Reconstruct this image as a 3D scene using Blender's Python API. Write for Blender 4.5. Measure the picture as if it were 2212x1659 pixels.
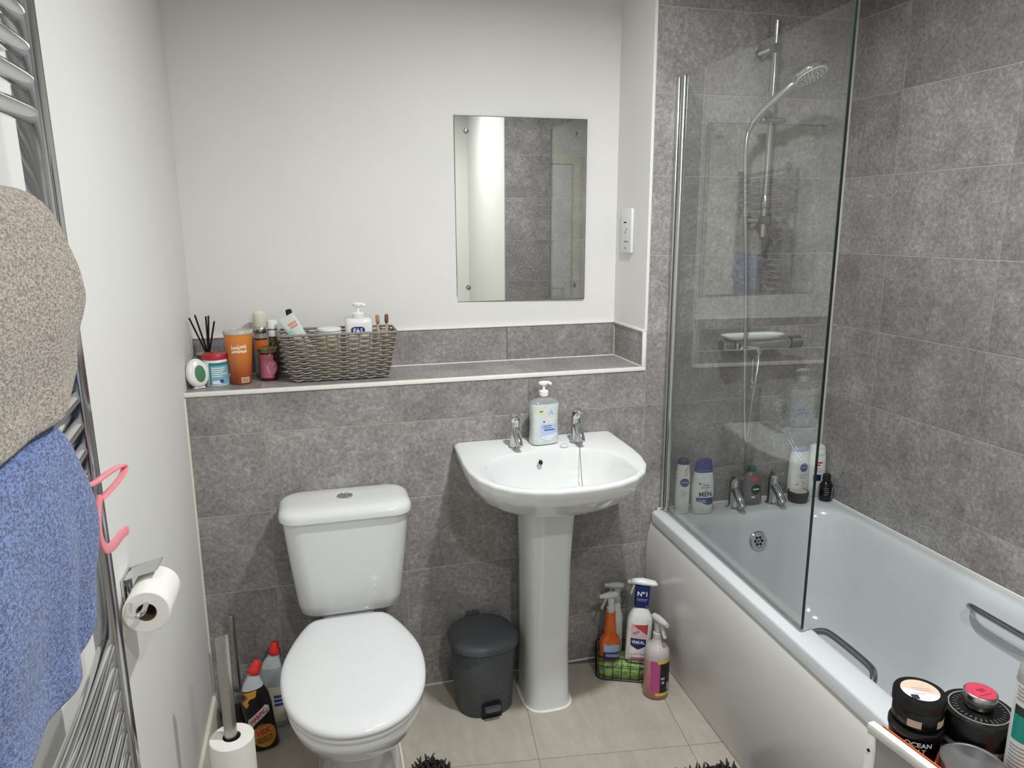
import bpy, bmesh, math, random
from mathutils import Vector, Matrix
random.seed(7)
for o in list(bpy.data.objects): bpy.data.objects.remove(o)
SC = bpy.context.scene
COL = SC.collection
PI = math.pi
R = math.radians

# ------------------------------------------------------------------ camera
CAM = Vector((0.3716, -2.2192, 1.5233))
yaw, pitch, roll, FPX = 0.2645, -0.2124, -0.004, 1584.9
fwd = Vector((math.sin(yaw)*math.cos(pitch), math.cos(yaw)*math.cos(pitch), math.sin(pitch)))
rgt = Vector((math.cos(yaw), -math.sin(yaw), 0))
upv = rgt.cross(fwd)
r2 = math.cos(roll)*rgt + math.sin(roll)*upv
u2 = -math.sin(roll)*rgt + math.cos(roll)*upv
cd = bpy.data.cameras.new('camera')
cam = bpy.data.objects.new('camera', cd); COL.objects.link(cam)
cam.matrix_world = Matrix(((r2.x, u2.x, -fwd.x, CAM.x), (r2.y, u2.y, -fwd.y, CAM.y), (r2.z, u2.z, -fwd.z, CAM.z), (0, 0, 0, 1)))
cd.sensor_width = 36.0; cd.lens = FPX/2212*36.0; cd.clip_start = 0.02; cd.clip_end = 30
SC.camera = cam

# ------------------------------------------------------------------ world, exposure
w = bpy.data.worlds.new('world'); SC.world = w; w.use_nodes = True
w.node_tree.nodes['Background'].inputs[0].default_value = (1, 0.98, 0.95, 1)
w.node_tree.nodes['Background'].inputs[1].default_value = 0.3
SC.view_settings.view_transform = 'Standard'
SC.view_settings.look = 'None'
SC.view_settings.gamma = 1.0
SC.view_settings.use_curve_mapping = False
SC.view_settings.exposure = 0.0
# added fill lamp first, then the main downlight: (x, y, watts, spread in degrees)
LAMPS = [(0.95, -2.25, 15, 175), (1.10, -0.92, 22.5, 165)]
LAMP_COL = (0.985, 1.0, 1.008)

# ------------------------------------------------------------------ room numbers
W = 2.1561          # right wall
ZA = 0.9272         # a grout line
TH, TW = 0.25, 0.406
X1 = 0.2115         # first vertical joint
XR = X1 + 3*TW      # right side of the recess, 1.4295
D = 0.2521          # depth of the ledge
HS = 1.0572         # ledge height
ZB = ZA + TH        # top of the upstand
YE = -1.72          # wall at the foot of the bath
YR = -3.1           # rear wall
ZC = 2.4            # ceiling

# ------------------------------------------------------------------ materials
def lin(c):
    if isinstance(c, str):
        c = tuple(int(c[i:i+2], 16)/255 for i in (0, 2, 4))
    return tuple((v/12.92 if v <= 0.04045 else ((v+0.055)/1.055)**2.4) for v in c) + (1.0,)
MATS = {}
def M(key, col='cccccc', rough=0.5, metal=0.0, var=0.06, vscale=40.0, bump=0.0, bscale=200.0, coat=0.0, trans=0.0, ior=1.45, spec=0.5, alpha=1.0, sheen=0.0):
    if key in MATS: return MATS[key]
    m = bpy.data.materials.new(key); m.use_nodes = True; MATS[key] = m
    nt = m.node_tree; b = nt.nodes['Principled BSDF']
    b.inputs['Roughness'].default_value = rough; b.inputs['Metallic'].default_value = metal
    b.inputs['IOR'].default_value = ior; b.inputs['Specular IOR Level'].default_value = spec
    b.inputs['Coat Weight'].default_value = coat; b.inputs['Transmission Weight'].default_value = trans
    b.inputs['Alpha'].default_value = alpha; b.inputs['Sheen Weight'].default_value = sheen
    c = lin(col)
    tc = nt.nodes.new('ShaderNodeTexCoord')
    n = nt.nodes.new('ShaderNodeTexNoise'); n.inputs['Scale'].default_value = vscale; n.inputs['Detail'].default_value = 4
    nt.links.new(tc.outputs['Object'], n.inputs['Vector'])
    cr = nt.nodes.new('ShaderNodeValToRGB')
    cr.color_ramp.elements[0].position = 0.3; cr.color_ramp.elements[1].position = 0.7
    cr.color_ramp.elements[0].color = tuple(v*(1-var) for v in c[:3]) + (1,)
    cr.color_ramp.elements[1].color = tuple(min(1, v*(1+var)) for v in c[:3]) + (1,)
    nt.links.new(n.outputs['Fac'], cr.inputs['Fac']); nt.links.new(cr.outputs['Color'], b.inputs['Base Color'])
    if bump:
        n2 = nt.nodes.new('ShaderNodeTexNoise'); n2.inputs['Scale'].default_value = bscale; n2.inputs['Detail'].default_value = 5
        nt.links.new(tc.outputs['Object'], n2.inputs['Vector'])
        bp = nt.nodes.new('ShaderNodeBump'); bp.inputs['Strength'].default_value = bump; bp.inputs['Distance'].default_value = 0.002
        nt.links.new(n2.outputs['Fac'], bp.inputs['Height']); nt.links.new(bp.outputs['Normal'], b.inputs['Normal'])
    return m

def C(key, col, **k): M(key, col, **k); return key
def mat_stone(key, ramp, rough, bump, s1, s2, s3, streak=None):
    """mottled stone-look tile; every object gets its own offset"""
    m = bpy.data.materials.new(key); m.use_nodes = True; MATS[key] = m
    nt = m.node_tree; b = nt.nodes['Principled BSDF']; b.inputs['Roughness'].default_value = rough
    tc = nt.nodes.new('ShaderNodeTexCoord'); oi = nt.nodes.new('ShaderNodeObjectInfo')
    mul = nt.nodes.new('ShaderNodeMath'); mul.operation = 'MULTIPLY'; mul.inputs[1].default_value = 37.0
    nt.links.new(oi.outputs['Random'], mul.inputs[0])
    add = nt.nodes.new('ShaderNodeVectorMath'); add.operation = 'ADD'
    nt.links.new(tc.outputs['Object'], add.inputs[0]); nt.links.new(mul.outputs[0], add.inputs[1])
    src = add.outputs[0]
    if streak:
        mp = nt.nodes.new('ShaderNodeMapping'); mp.inputs['Rotation'].default_value = (0, 0, R(streak)); mp.inputs['Scale'].default_value = (1.0, 0.28, 1.0)
        nt.links.new(src, mp.inputs['Vector']); src2 = mp.outputs[0]
    else: src2 = src
    facs = []
    for s, d, so in ((s1, 5, src), (s2, 8, src2), (s3, 3, src2)):
        n = nt.nodes.new('ShaderNodeTexNoise'); n.inputs['Scale'].default_value = s; n.inputs['Detail'].default_value = d; n.inputs['Roughness'].default_value = 0.65
        nt.links.new(so, n.inputs['Vector']); facs.append(n)
    facs[1].inputs['Distortion'].default_value = 0.6
    def math2(op, a, b_, va=None, vb=None):
        x = nt.nodes.new('ShaderNodeMath'); x.operation = op
        if a is not None: nt.links.new(a, x.inputs[0])
        else: x.inputs[0].default_value = va
        if b_ is not None: nt.links.new(b_, x.inputs[1])
        else: x.inputs[1].default_value = vb
        return x.outputs[0]
    f = math2('ADD', math2('MULTIPLY', facs[0].outputs['Fac'], None, vb=0.34), math2('MULTIPLY', facs[1].outputs['Fac'], None, vb=0.46))
    f = math2('ADD', f, math2('MULTIPLY', facs[2].outputs['Fac'], None, vb=0.20))
    tint = math2('ADD', math2('MULTIPLY', oi.outputs['Random'], None, vb=0.05), None, vb=-0.025)
    f = math2('ADD', f, tint)
    cr = nt.nodes.new('ShaderNodeValToRGB'); el = cr.color_ramp.elements
    el[0].position, el[0].color = ramp[0][0], lin(ramp[0][1]); el[1].position, el[1].color = ramp[-1][0], lin(ramp[-1][1])
    for p, c in ramp[1:-1]:
        e = el.new(p); e.color = lin(c)
    nt.links.new(f, cr.inputs['Fac']); nt.links.new(cr.outputs['Color'], b.inputs['Base Color'])
    bp = nt.nodes.new('ShaderNodeBump'); bp.inputs['Strength'].default_value = bump; bp.inputs['Distance'].default_value = 0.0015
    nt.links.new(f, bp.inputs['Height']); nt.links.new(bp.outputs['Normal'], b.inputs['Normal'])
    return m

mat_stone('tile', [(0.33, '676462'), (0.46, '868281'), (0.54, '9b9796'), (0.67, 'c4c1be')], 0.42, 0.35, 6.0, 85.0, 280.0)
mat_stone('floor_tile', [(0.30, 'a29c90'), (0.5, 'b2ac9f'), (0.7, 'c4beb2')], 0.5, 0.3, 5.0, 22.0, 160.0, streak=-48)
M('grout', 'b9b6b1', 0.8); M('floor_grout', '77726a', 0.8)
M('paint', 'e4e3df', 0.55, bump=0.08, bscale=260, var=0.012, vscale=5)
M('ceiling_paint', 'e6e5e1', 0.7, var=0.01)
M('caulk', 'eceae4', 0.35, var=0.03); M('cream', 'e4dfcb', 0.35, var=0.03); M('caulk_grey', 'c6c2ba', 0.45, var=0.03)
M('ceramic', 'dfe1e0', 0.09, var=0.01, coat=0.4); M('plastic_white', 'dfe1e1', 0.16, var=0.01)
M('acrylic', 'd3d8da', 0.14, var=0.012, coat=0.2); M('panel', 'dddcda', 0.2, var=0.012)
M('chrome', 'd4d5d6', 0.09, metal=1.0, var=0.02); M('chrome_dark', 'a9aaad', 0.14, metal=1.0, var=0.03)
M('steel', 'a7a5a2', 0.28, metal=1.0, var=0.05, vscale=90)
M('alu', 'c9cccb', 0.22, metal=1.0, var=0.02)
M('black', '161517', 0.35, var=0.1); M('black_gloss', '100f12', 0.12, var=0.1); M('hole', '0a0a0a', 0.7)
M('grey_plastic', '505458', 0.42, var=0.05); M('grey_pale', '9aa0a4', 0.35)
M('white_print', 'f2f1ee', 0.45, var=0.02); M('paper', 'eeece6', 0.9, bump=0.3, bscale=500, var=0.02); M('card', '6d5a45', 0.8)
M('silver', 'bfbfbd', 0.25, metal=1.0, var=0.03)

def mat_mirror():
    m = bpy.data.materials.new('mirror'); m.use_nodes = True; nt = m.node_tree; b = nt.nodes['Principled BSDF']
    b.inputs['Metallic'].default_value = 1; b.inputs['Roughness'].default_value = 0.0
    n = nt.nodes.new('ShaderNodeTexNoise'); n.inputs['Scale'].default_value = 3
    cr = nt.nodes.new('ShaderNodeValToRGB'); cr.color_ramp.elements[0].color = (0.83, 0.85, 0.82, 1); cr.color_ramp.elements[1].color = (0.85, 0.87, 0.84, 1)
    nt.links.new(n.outputs['Fac'], cr.inputs['Fac']); nt.links.new(cr.outputs['Color'], b.inputs['Base Color']); return m
MATS['mirror'] = mat_mirror()

def mat_glass(key, tint, rmin=0.05, rough=0.0):
    """clear sheet: transparent body with a Schlick mirror coat"""
    m = bpy.data.materials.new(key); m.use_nodes = True; nt = m.node_tree
    nt.nodes.remove(nt.nodes['Principled BSDF']); out = nt.nodes['Material Output']
    tr = nt.nodes.new('ShaderNodeBsdfTransparent'); gl = nt.nodes.new('ShaderNodeBsdfGlossy'); gl.inputs['Roughness'].default_value = rough
    n = nt.nodes.new('ShaderNodeTexNoise'); n.inputs['Scale'].default_value = 4
    cr = nt.nodes.new('ShaderNodeValToRGB'); cr.color_ramp.elements[0].color = tuple(v*0.99 for v in tint) + (1,); cr.color_ramp.elements[1].color = tuple(tint) + (1,)
    nt.links.new(n.outputs['Fac'], cr.inputs['Fac']); nt.links.new(cr.outputs['Color'], tr.inputs['Color'])
    lw = nt.nodes.new('ShaderNodeLayerWeight'); lw.inputs['Blend'].default_value = 0.5
    p = nt.nodes.new('ShaderNodeMath'); p.operation = 'POWER'; p.inputs[1].default_value = 5; nt.links.new(lw.outputs['Facing'], p.inputs[0])
    ma = nt.nodes.new('ShaderNodeMath'); ma.operation = 'MULTIPLY_ADD'; ma.inputs[1].default_value = 1-rmin; ma.inputs[2].default_value = rmin
    nt.links.new(p.outputs[0], ma.inputs[0])
    mx = nt.nodes.new('ShaderNodeMixShader'); nt.links.new(ma.outputs[0], mx.inputs[0]); nt.links.new(tr.outputs[0], mx.inputs[1]); nt.links.new(gl.outputs[0], mx.inputs[2])
    nt.links.new(mx.outputs[0], out.inputs['Surface']); MATS[key] = m; return m
mat_glass('screen_glass', (0.965, 0.98, 0.972), 0.09)
mat_glass('clear_plastic', (0.86, 0.87, 0.86), 0.06, 0.05)
M('glass_edge', '202c2a', 0.2, var=0.1)

def mat_towel(key, c0, c1, scale):
    m = bpy.data.materials.new(key); m.use_nodes = True; nt = m.node_tree; b = nt.nodes['Principled BSDF']
    b.inputs['Roughness'].default_value = 0.95; b.inputs['Sheen Weight'].default_value = 0.4; b.inputs['Specular IOR Level'].default_value = 0.1
    tc = nt.nodes.new('ShaderNodeTexCoord')
    mp = nt.nodes.new('ShaderNodeMapping'); mp.inputs['Scale'].default_value = (1, 0.55, 1.2); nt.links.new(tc.outputs['Object'], mp.inputs['Vector'])
    n = nt.nodes.new('ShaderNodeTexNoise'); n.inputs['Scale'].default_value = scale; n.inputs['Detail'].default_value = 3; n.inputs['Roughness'].default_value = 0.7
    nt.links.new(mp.outputs[0], n.inputs['Vector'])
    cr = nt.nodes.new('ShaderNodeValToRGB'); e = cr.color_ramp.elements; e[0].position = 0.38; e[1].position = 0.62; e[0].color = lin(c0); e[1].color = lin(c1)
    nt.links.new(n.outputs['Fac'], cr.inputs['Fac']); nt.links.new(cr.outputs['Color'], b.inputs['Base Color'])
    bp = nt.nodes.new('ShaderNodeBump'); bp.inputs['Strength'].default_value = 1.0; bp.inputs['Distance'].default_value = 0.004
    nt.links.new(n.outputs['Fac'], bp.inputs['Height']); nt.links.new(bp.outputs['Normal'], b.inputs['Normal']); MATS[key] = m
mat_towel('towel_brown', '6f6459', 'c2b4a6', 330.0); mat_towel('towel_blue', '27396b', '6f8ac4', 330.0)

def mat_bin():
    m = bpy.data.materials.new('bin_weave'); m.use_nodes = True; nt = m.node_tree; b = nt.nodes['Principled BSDF']
    b.inputs['Roughness'].default_value = 0.45; b.inputs['Base Color'].default_value = lin('484b4f')
    tc = nt.nodes.new('ShaderNodeTexCoord'); v = nt.nodes.new('ShaderNodeTexVoronoi'); v.inputs['Scale'].default_value = 110; v.inputs['Randomness'].default_value = 0.15
    mp = nt.nodes.new('ShaderNodeMapping'); mp.inputs['Rotation'].default_value = (0, R(45), 0); nt.links.new(tc.outputs['Object'], mp.inputs['Vector']); nt.links.new(mp.outputs[0], v.inputs['Vector'])
    bp = nt.nodes.new('ShaderNodeBump'); bp.inputs['Strength'].default_value = 0.8; bp.inputs['Distance'].default_value = 0.003
    nt.links.new(v.outputs['Distance'], bp.inputs['Height']); nt.links.new(bp.outputs['Normal'], b.inputs['Normal']); MATS['bin_weave'] = m
mat_bin()

# ------------------------------------------------------------------ mesh helpers
def obj(name, bm, mat, parent=None, smooth=True, angle=38, loc=None, bevel=0.0):
    if isinstance(bm, bpy.types.Mesh): me = bm
    else:
        bmesh.ops.recalc_face_normals(bm, faces=bm.faces[:])
        me = bpy.data.meshes.new(name); bm.to_mesh(me); bm.free()
        if smooth:
            me.polygons.foreach_set('use_smooth', [True]*len(me.polygons)); me.set_sharp_from_angle(angle=R(angle))
        for mm in (mat if isinstance(mat, (list, tuple)) else [mat]): me.materials.append(MATS[mm] if isinstance(mm, str) else mm)
    o = bpy.data.objects.new(name, me); COL.objects.link(o)
    if parent is not None: o.parent = parent
    if loc is not None: o.location = loc
    return o
def tag(o, label, cat, group=None, kind=None):
    o['label'] = label; o['category'] = cat
    if group: o['group'] = group
    if kind: o['kind'] = kind
    return o
def thing(name, label, cat, loc=(0, 0, 0), rotz=0.0, group=None, rot=None):
    o = bpy.data.objects.new(name, None); COL.objects.link(o); o.location = loc; o.empty_display_size = 0.05
    o.rotation_euler = rot if rot else (0, 0, rotz); return tag(o, label, cat, group)
def struct(name, bm, mat, label, cat='wall', smooth=False):
    o = obj(name, bm, mat, smooth=smooth); return tag(o, label, cat, kind='structure')

def NB(): return bmesh.new()
def box(x0, x1, y0, y1, z0, z1, bev=0.0, seg=2, bm=None):
    bm = bm or NB()
    vs = [bm.verts.new((x, y, z)) for x in (x0, x1) for y in (y0, y1) for z in (z0, z1)]
    fs = [(0, 1, 3, 2), (4, 6, 7, 5), (0, 4, 5, 1), (2, 3, 7, 6), (0, 2, 6, 4), (1, 5, 7, 3)]
    F = [bm.faces.new([vs[i] for i in f]) for f in fs]
    if bev:
        es = list({e for f in F for e in f.edges}); bmesh.ops.bevel(bm, geom=es, offset=bev, segments=seg, profile=0.5, affect='EDGES')
    return bm
def loft(rings, cap0=True, cap1=True, bm=None, closed=True):
    bm = bm or NB(); V = [[bm.verts.new(p) for p in r] for r in rings]; n = len(rings[0])
    for a, b in zip(V, V[1:]):
        for i in range(n if closed else n-1):
            j = (i+1) % n; bm.faces.new((a[i], a[j], b[j], b[i]))
    if cap0: bm.faces.new(V[0][::-1])
    if cap1: bm.faces.new(V[-1])
    return bm
def circ(cx, cy, z, r, n=32): return [Vector((cx+r*math.sin(2*PI*i/n), cy-r*math.cos(2*PI*i/n), z)) for i in range(n)]
def lathe(prof, seg=32, cx=0, cy=0, cap0=True, cap1=True, bm=None):
    return loft([circ(cx, cy, z, max(r, 1e-4), seg) for r, z in prof], cap0, cap1, bm)
def sup(cx, cy, z, rx, ry, n=2.0, N=48):
    out = []
    for i in range(N):
        t = 2*PI*i/N; s, c = math.sin(t), math.cos(t)
        out.append(Vector((cx+rx*math.copysign(abs(s)**(2/n), s), cy-ry*math.copysign(abs(c)**(2/n), c), z)))
    return out
def rrect(x0, x1, y0, y1, z, r, k=8, e=10):
    pts = []
    cs = [((x1-r, y0+r), -90), ((x1-r, y1-r), 0), ((x0+r, y1-r), 90), ((x0+r, y0+r), 180)]
    for q, ((cx, cy), a0) in enumerate(cs):
        arc = [Vector((cx+r*math.cos(R(a0+90*i/k)), cy+r*math.sin(R(a0+90*i/k)), z)) for i in range(k+1)]
        pts += arc
        (nx, ny), na = cs[(q+1) % 4]; nxt = Vector((nx+r*math.cos(R(na)), ny+r*math.sin(R(na)), z))
        for i in range(1, e): pts.append(arc[-1].lerp(nxt, i/e))
    return pts
def catmull(pts, n=8, closed=False):
    P = [Vector(p) for p in pts]; out = []; m = len(P)
    for i in range(m if closed else m-1):
        p0 = P[(i-1) % m] if (closed or i > 0) else P[0]*2-P[1]
        p1, p2 = P[i], P[(i+1) % m]
        p3 = P[(i+2) % m] if (closed or i+2 < m) else P[-1]*2-P[-2]
        for k in range(n):
            t = k/n
            out.append(0.5*((2*p1)+(-p0+p2)*t+(2*p0-5*p1+4*p2-p3)*t*t+(-p0+3*p1-3*p2+p3)*t**3))
    if not closed: out.append(P[-1].copy())
    return out
def tube(pts, r, seg=10, closed=False, caps=True, bm=None, flat=None, up0=None):
    """tube along pts; r number or list; flat=(ra, rb) rectangular-ish ribbon section"""
    P = [Vector(p) for p in pts]; n = len(P)
    T = []
    for i in range(n):
        if closed: t = P[(i+1) % n]-P[i-1]
        else: t = P[min(i+1, n-1)]-P[max(i-1, 0)]
        T.append(t.normalized())
    u = Vector(up0) if up0 else Vector((0, 0, 1))
    if abs(u.dot(T[0])) > 0.95: u = Vector((1, 0, 0))
    u = (u-T[0]*u.dot(T[0])).normalized(); rings = []
    for i in range(n):
        u = (u-T[i]*u.dot(T[i])).normalized(); v = T[i].cross(u)
        rr = r[i] if isinstance(r, (list, tuple)) else r
        ring = []
        for k in range(seg):
            a = 2*PI*k/seg
            if flat: ring.append(P[i]+u*(flat[0]*math.copysign(abs(math.cos(a))**0.5, math.cos(a)))+v*(flat[1]*math.copysign(abs(math.sin(a))**0.5, math.sin(a))))
            else: ring.append(P[i]+u*(rr*math.cos(a))+v*(rr*math.sin(a)))
        rings.append(ring)
    if closed: rings.append(rings[0]); caps = False
    bm = loft(rings, caps, caps, bm)
    if closed: bmesh.ops.remove_doubles(bm, verts=bm.verts[:], dist=1e-6)
    return bm
def polar(outline, c, z, N=160):
    """resample a star-shaped outline by angle about c"""
    cx, cy = c; m = len(outline); out = []
    for i in range(N):
        a = 2*PI*i/N; dx, dy = math.sin(a), -math.cos(a); best = None
        for k in range(m):
            x1, y1 = outline[k][0]-cx, outline[k][1]-cy; x2, y2 = outline[(k+1) % m][0]-cx, outline[(k+1) % m][1]-cy
            ex, ey = x2-x1, y2-y1; den = dx*ey-dy*ex
            if abs(den) < 1e-12: continue
            t = (x1*ey-y1*ex)/den; s = (x1*dy-y1*dx)/den
            if t > 0 and -1e-6 <= s <= 1+1e-6: best = t if best is None else max(best, t)
        out.append(Vector((cx+dx*best, cy+dy*best, z)))
    return out
def xform(bm, mat4):
    bmesh.ops.transform(bm, matrix=mat4, verts=bm.verts[:]); return bm
def move(bm, x, y, z): return xform(bm, Matrix.Translation((x, y, z)))
def rotm(bm, ax, deg): return xform(bm, Matrix.Rotation(R(deg), 4, ax))

# flat print wrapped on bottles --------------------------------------------------
def f_poly(pts):
    bm = NB(); bm.faces.new([bm.verts.new((s, z, 0)) for s, z in pts]); return bm
def f_rect(s0, s1, z0, z1): return f_poly([(s0, z0), (s1, z0), (s1, z1), (s0, z1)])
def f_ell(cs, cz, a, b, n=24): return f_poly([(cs+a*math.cos(2*PI*i/n), cz+b*math.sin(2*PI*i/n)) for i in range(n)])
def f_text(t, size, cs, cz, rot=0.0, sx=1.0, bold=0.0):
    cu = bpy.data.curves.new('txt', 'FONT'); cu.body = t; cu.size = size; cu.align_x = 'CENTER'; cu.align_y = 'CENTER'; cu.resolution_u = 3; cu.offset = bold
    o = bpy.data.objects.new('txt', cu); me = bpy.data.meshes.new_from_object(o)
    bm = NB(); bm.from_mesh(me); bpy.data.objects.remove(o); bpy.data.curves.remove(cu); bpy.data.meshes.remove(me)
    xform(bm, Matrix.Translation((cs, cz, 0)) @ Matrix.Rotation(R(rot), 4, 'Z') @ Matrix.Diagonal((sx, 1, 1, 1))); return bm
def f_join(*bms):
    a = bms[0]
    for b in bms[1:]:
        me = bpy.data.meshes.new('t'); b.to_mesh(me); a.from_mesh(me); bpy.data.meshes.remove(me); b.free()
    return a
class Body:
    """closed bottle body: rings (z, rx, ry, exponent); theta 0 faces -y"""
    def __init__(s, rings, N=48): s.r = rings; s.N = N
    def par(s, z):
        r = s.r
        if z <= r[0][0]: return r[0][1:]
        for a, b in zip(r, r[1:]):
            if a[0] <= z <= b[0]:
                t = 0 if b[0] == a[0] else (z-a[0])/(b[0]-a[0]); return tuple(p+(q-p)*t for p, q in zip(a[1:], b[1:]))
        return r[-1][1:]
    def at(s, th, z, off=0.0):
        rx, ry, n = s.par(z); rx += off; ry += off; si, c = math.sin(th), math.cos(th)
        return Vector((rx*math.copysign(abs(si)**(2/n), si), -ry*math.copysign(abs(c)**(2/n), c), z))
    def mesh(s): return loft([sup(0, 0, z, rx, ry, n, s.N) for z, rx, ry, n in s.r])
    def theta(s, sv, z):
        """angle whose arc length from the front is sv"""
        rx, ry, n = s.par(z); 
        if abs(sv) < 1e-9: return 0.0
        sg = 1 if sv > 0 else -1; acc = 0; th = 0; p = s.at(0, z); st = 0.03
        while acc < abs(sv) and th < PI:
            q = s.at(sg*(th+st), z); d = (q-p).length
            if acc+d >= abs(sv): return sg*(th+st*(abs(sv)-acc)/max(d, 1e-9))
            acc += d; th += st; p = q
        return sg*th
    def wrap(s, bm, off, ds=0.006):
        xs = [v.co.x for v in bm.verts]; ys = [v.co.y for v in bm.verts]
        x = min(xs)+ds
        while x < max(xs):
            bmesh.ops.bisect_plane(bm, geom=bm.verts[:]+bm.edges[:]+bm.faces[:], plane_co=(x, 0, 0), plane_no=(1, 0, 0)); x += ds
        for z, *_ in s.r:
            if min(ys) < z < max(ys): bmesh.ops.bisect_plane(bm, geom=bm.verts[:]+bm.edges[:]+bm.faces[:], plane_co=(0, z, 0), plane_no=(0, 1, 0))
        for v in bm.verts: v.co = s.at(s.theta(v.co.x, v.co.y), v.co.y, off)
        return bm
def decal(name, body, bm, mat, parent, off=0.0004, shift=0.0, label=None):
    if shift: move(bm, shift, 0, 0)
    o = obj(name, body.wrap(bm, off), mat, parent, smooth=True)
    # print must face outwards
    me = o.data
    if len(me.polygons):
        p = max(me.polygons, key=lambda q: q.area)
        if p.normal.x*p.center.x+p.normal.y*p.center.y < 0: me.flip_normals()
    if label: o['label'] = label
    return o

# ================================================================== THE ROOM
G = 0.0012          # tiles stand proud of the grout by this much
ZL = [0.0] + [ZA+TH*k for k in (-3, -2, -1, 0, 1, 2, 3, 4, 5)] + [ZC]
JOINT = 0.0027
TILE_CACHE = {}
def tile(parent, x0, x1, y0, y1, z0, z1, thin, mat='tile', name='tile'):
    """one tile; 'thin' is the axis across its thickness; alike tiles share a mesh"""
    d = [x1-x0, y1-y0, z1-z0]; h = JOINT/2
    for i in range(3):
        if i != thin: d[i] -= (JOINT if (i == 2 or thin == 2) else 0.0018)
    key = tuple(round(v, 4) for v in d) + (thin, mat)
    if key not in TILE_CACHE:
        bm = box(-d[0]/2, d[0]/2, -d[1]/2, d[1]/2, -d[2]/2, d[2]/2, bev=min(0.0006, min(d)*0.4), seg=1)
        me = bpy.data.meshes.new(name); bmesh.ops.recalc_face_normals(bm, faces=bm.faces[:]); bm.to_mesh(me); bm.free(); me.materials.append(MATS[mat]); TILE_CACHE[key] = me
    o = bpy.data.objects.new(name, TILE_CACHE[key]); COL.objects.link(o); o.parent = parent
    o.location = ((x0+x1)/2, (y0+y1)/2, (z0+z1)/2); return o

XL = [0.0, X1, X1+TW, X1+2*TW, XR]
# lower boxed-out wall with the ledge on top
wl = struct('wall_back_lower', box(0, XR+0.01, G, D+0.02, 0, HS-0.0115), 'grout', 'boxed-out half wall clad in grey stone tiles behind the toilet and basin')
zr = [z for z in ZL if z < ZA+0.01] + [HS-0.011]
for a, b in zip(zr, zr[1:]):
    for c, e in zip(XL, XL[1:]): tile(wl, c, e+(0.01 if e == XR else 0), 0, G, a, b, 1)
ls = struct('wall_ledge', box(0, XR, 0.0125, D+0.0068, HS-0.0114, HS-G), 'grout', 'tiled ledge on top of the boxed-out half wall', 'ledge')
for c, e in zip([0]+XL[1:], XL[1:]): tile(ls, c, e, 0.0125, D, HS-G, HS, 2)
# tiled wall at the tap end of the bath
wr = struct('wall_back_right', box(XR+0.01, W+0.1, G, D+0.02, 0, ZC), 'grout', 'grey tiled wall carrying the shower at the tap end of the bath')
XQ = [XR+0.01, XR+TW, W]
for a, b in zip(ZL, ZL[1:]):
    for c, e in zip(XQ, XQ[1:]): tile(wr, c, e, 0, G, a, b, 1)
# painted wall above the ledge
wb = struct('wall_back', box(0, XR, D+0.007, D+0.1, HS-0.0114, ZC), 'paint', 'white painted wall above the ledge with the mirror')
for c, e in zip(XL, XL[1:]): tile(wb, c, e, D, D+0.007, HS, ZB, 1)
wj = struct('wall_recess_side', box(XR, XR+0.01, -0.0008, D+0.1, ZB, ZC, bev=0.002), 'paint', 'narrow white painted return beside the shaver socket')
tj = struct('wall_recess_upstand', box(XR+G, XR+0.01, -0.0, D+0.02, HS-0.011, ZB), 'grout', 'narrow tiled return at the end of the ledge')
tile(tj, XR, XR+G, 0.006, D, HS, ZB, 0)
# right wall
wR = struct('wall_right', box(W+G, W+0.1, YE-0.05, G, 0, ZC), 'grout', 'long grey tiled wall beside the bath')
YJ = [0.0, -0.2297, -0.2297-TW, -0.2297-2*TW, -0.2297-3*TW, YE]
for a, b in zip(ZL, ZL[1:]):
    for c, e in zip(YJ, YJ[1:]): tile(wR, W, W+G, e, c, a, b, 0)
# wall at the foot of the bath and the block behind it
XE = 1.44
wE = struct('wall_end', box(XE, W+0.1, YE-0.02, YE-G, 0, ZC), 'grout', 'grey tiled wall at the foot of the bath')
for a, b in zip(ZL, ZL[1:]):
    for c, e in zip([XE, XE+0.31, W], [XE+0.31, W]): tile(wE, c, e, YE-G, YE, a, b, 1)
struct('wall_end_side', box(XE, W+0.1, YR, YE-0.02, 0, ZC), 'paint', 'white painted side of the block behind the foot of the bath')
struct('wall_left', box(-0.1, 0, YR-0.1, D+0.1, 0, ZC), 'paint', 'white painted wall carrying the towel radiator and toilet roll holder')
struct('wall_rear', box(-0.1, W+0.1, YR-0.1, YR, 0, ZC), 'paint', 'white painted rear wall with the door')
struct('ceiling', box(-0.1, W+0.1, YR-0.1, D+0.1, ZC, ZC+0.05), 'ceiling_paint', 'white painted ceiling', 'ceiling')

# floor, laid a few degrees off square
fl = struct('floor', box(-0.05, W+0.05, YR-0.05, 0.05, -0.06, -0.0012), 'floor_grout', 'beige stone-look floor laid in large squares', 'floor')
FT, FA, FO = 0.455, R(-8), (0.93, -0.44)
for i in range(-5, 5):
    for j in range(-8, 4):
        bm = box(i*FT+0.0009, (i+1)*FT-0.0009, j*FT+0.0009, (j+1)*FT-0.0009, -0.0012, 0)
        xform(bm, Matrix.Translation((FO[0], FO[1], 0)) @ Matrix.Rotation(FA, 4, 'Z'))
        for co, no in (((0, 0, 0), (-1, 0, 0)), ((W, 0, 0), (1, 0, 0)), ((0, 0, 0), (0, 1, 0)), ((0, YR, 0), (0, -1, 0))):
            if not bm.verts: break
            bmesh.ops.bisect_plane(bm, geom=bm.verts[:]+bm.edges[:]+bm.faces[:], plane_co=co, plane_no=no, clear_outer=True)
        if len(bm.verts) < 8: bm.free(); continue
        obj('floor_tile', bm, 'floor_tile', fl, smooth=False)

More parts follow.
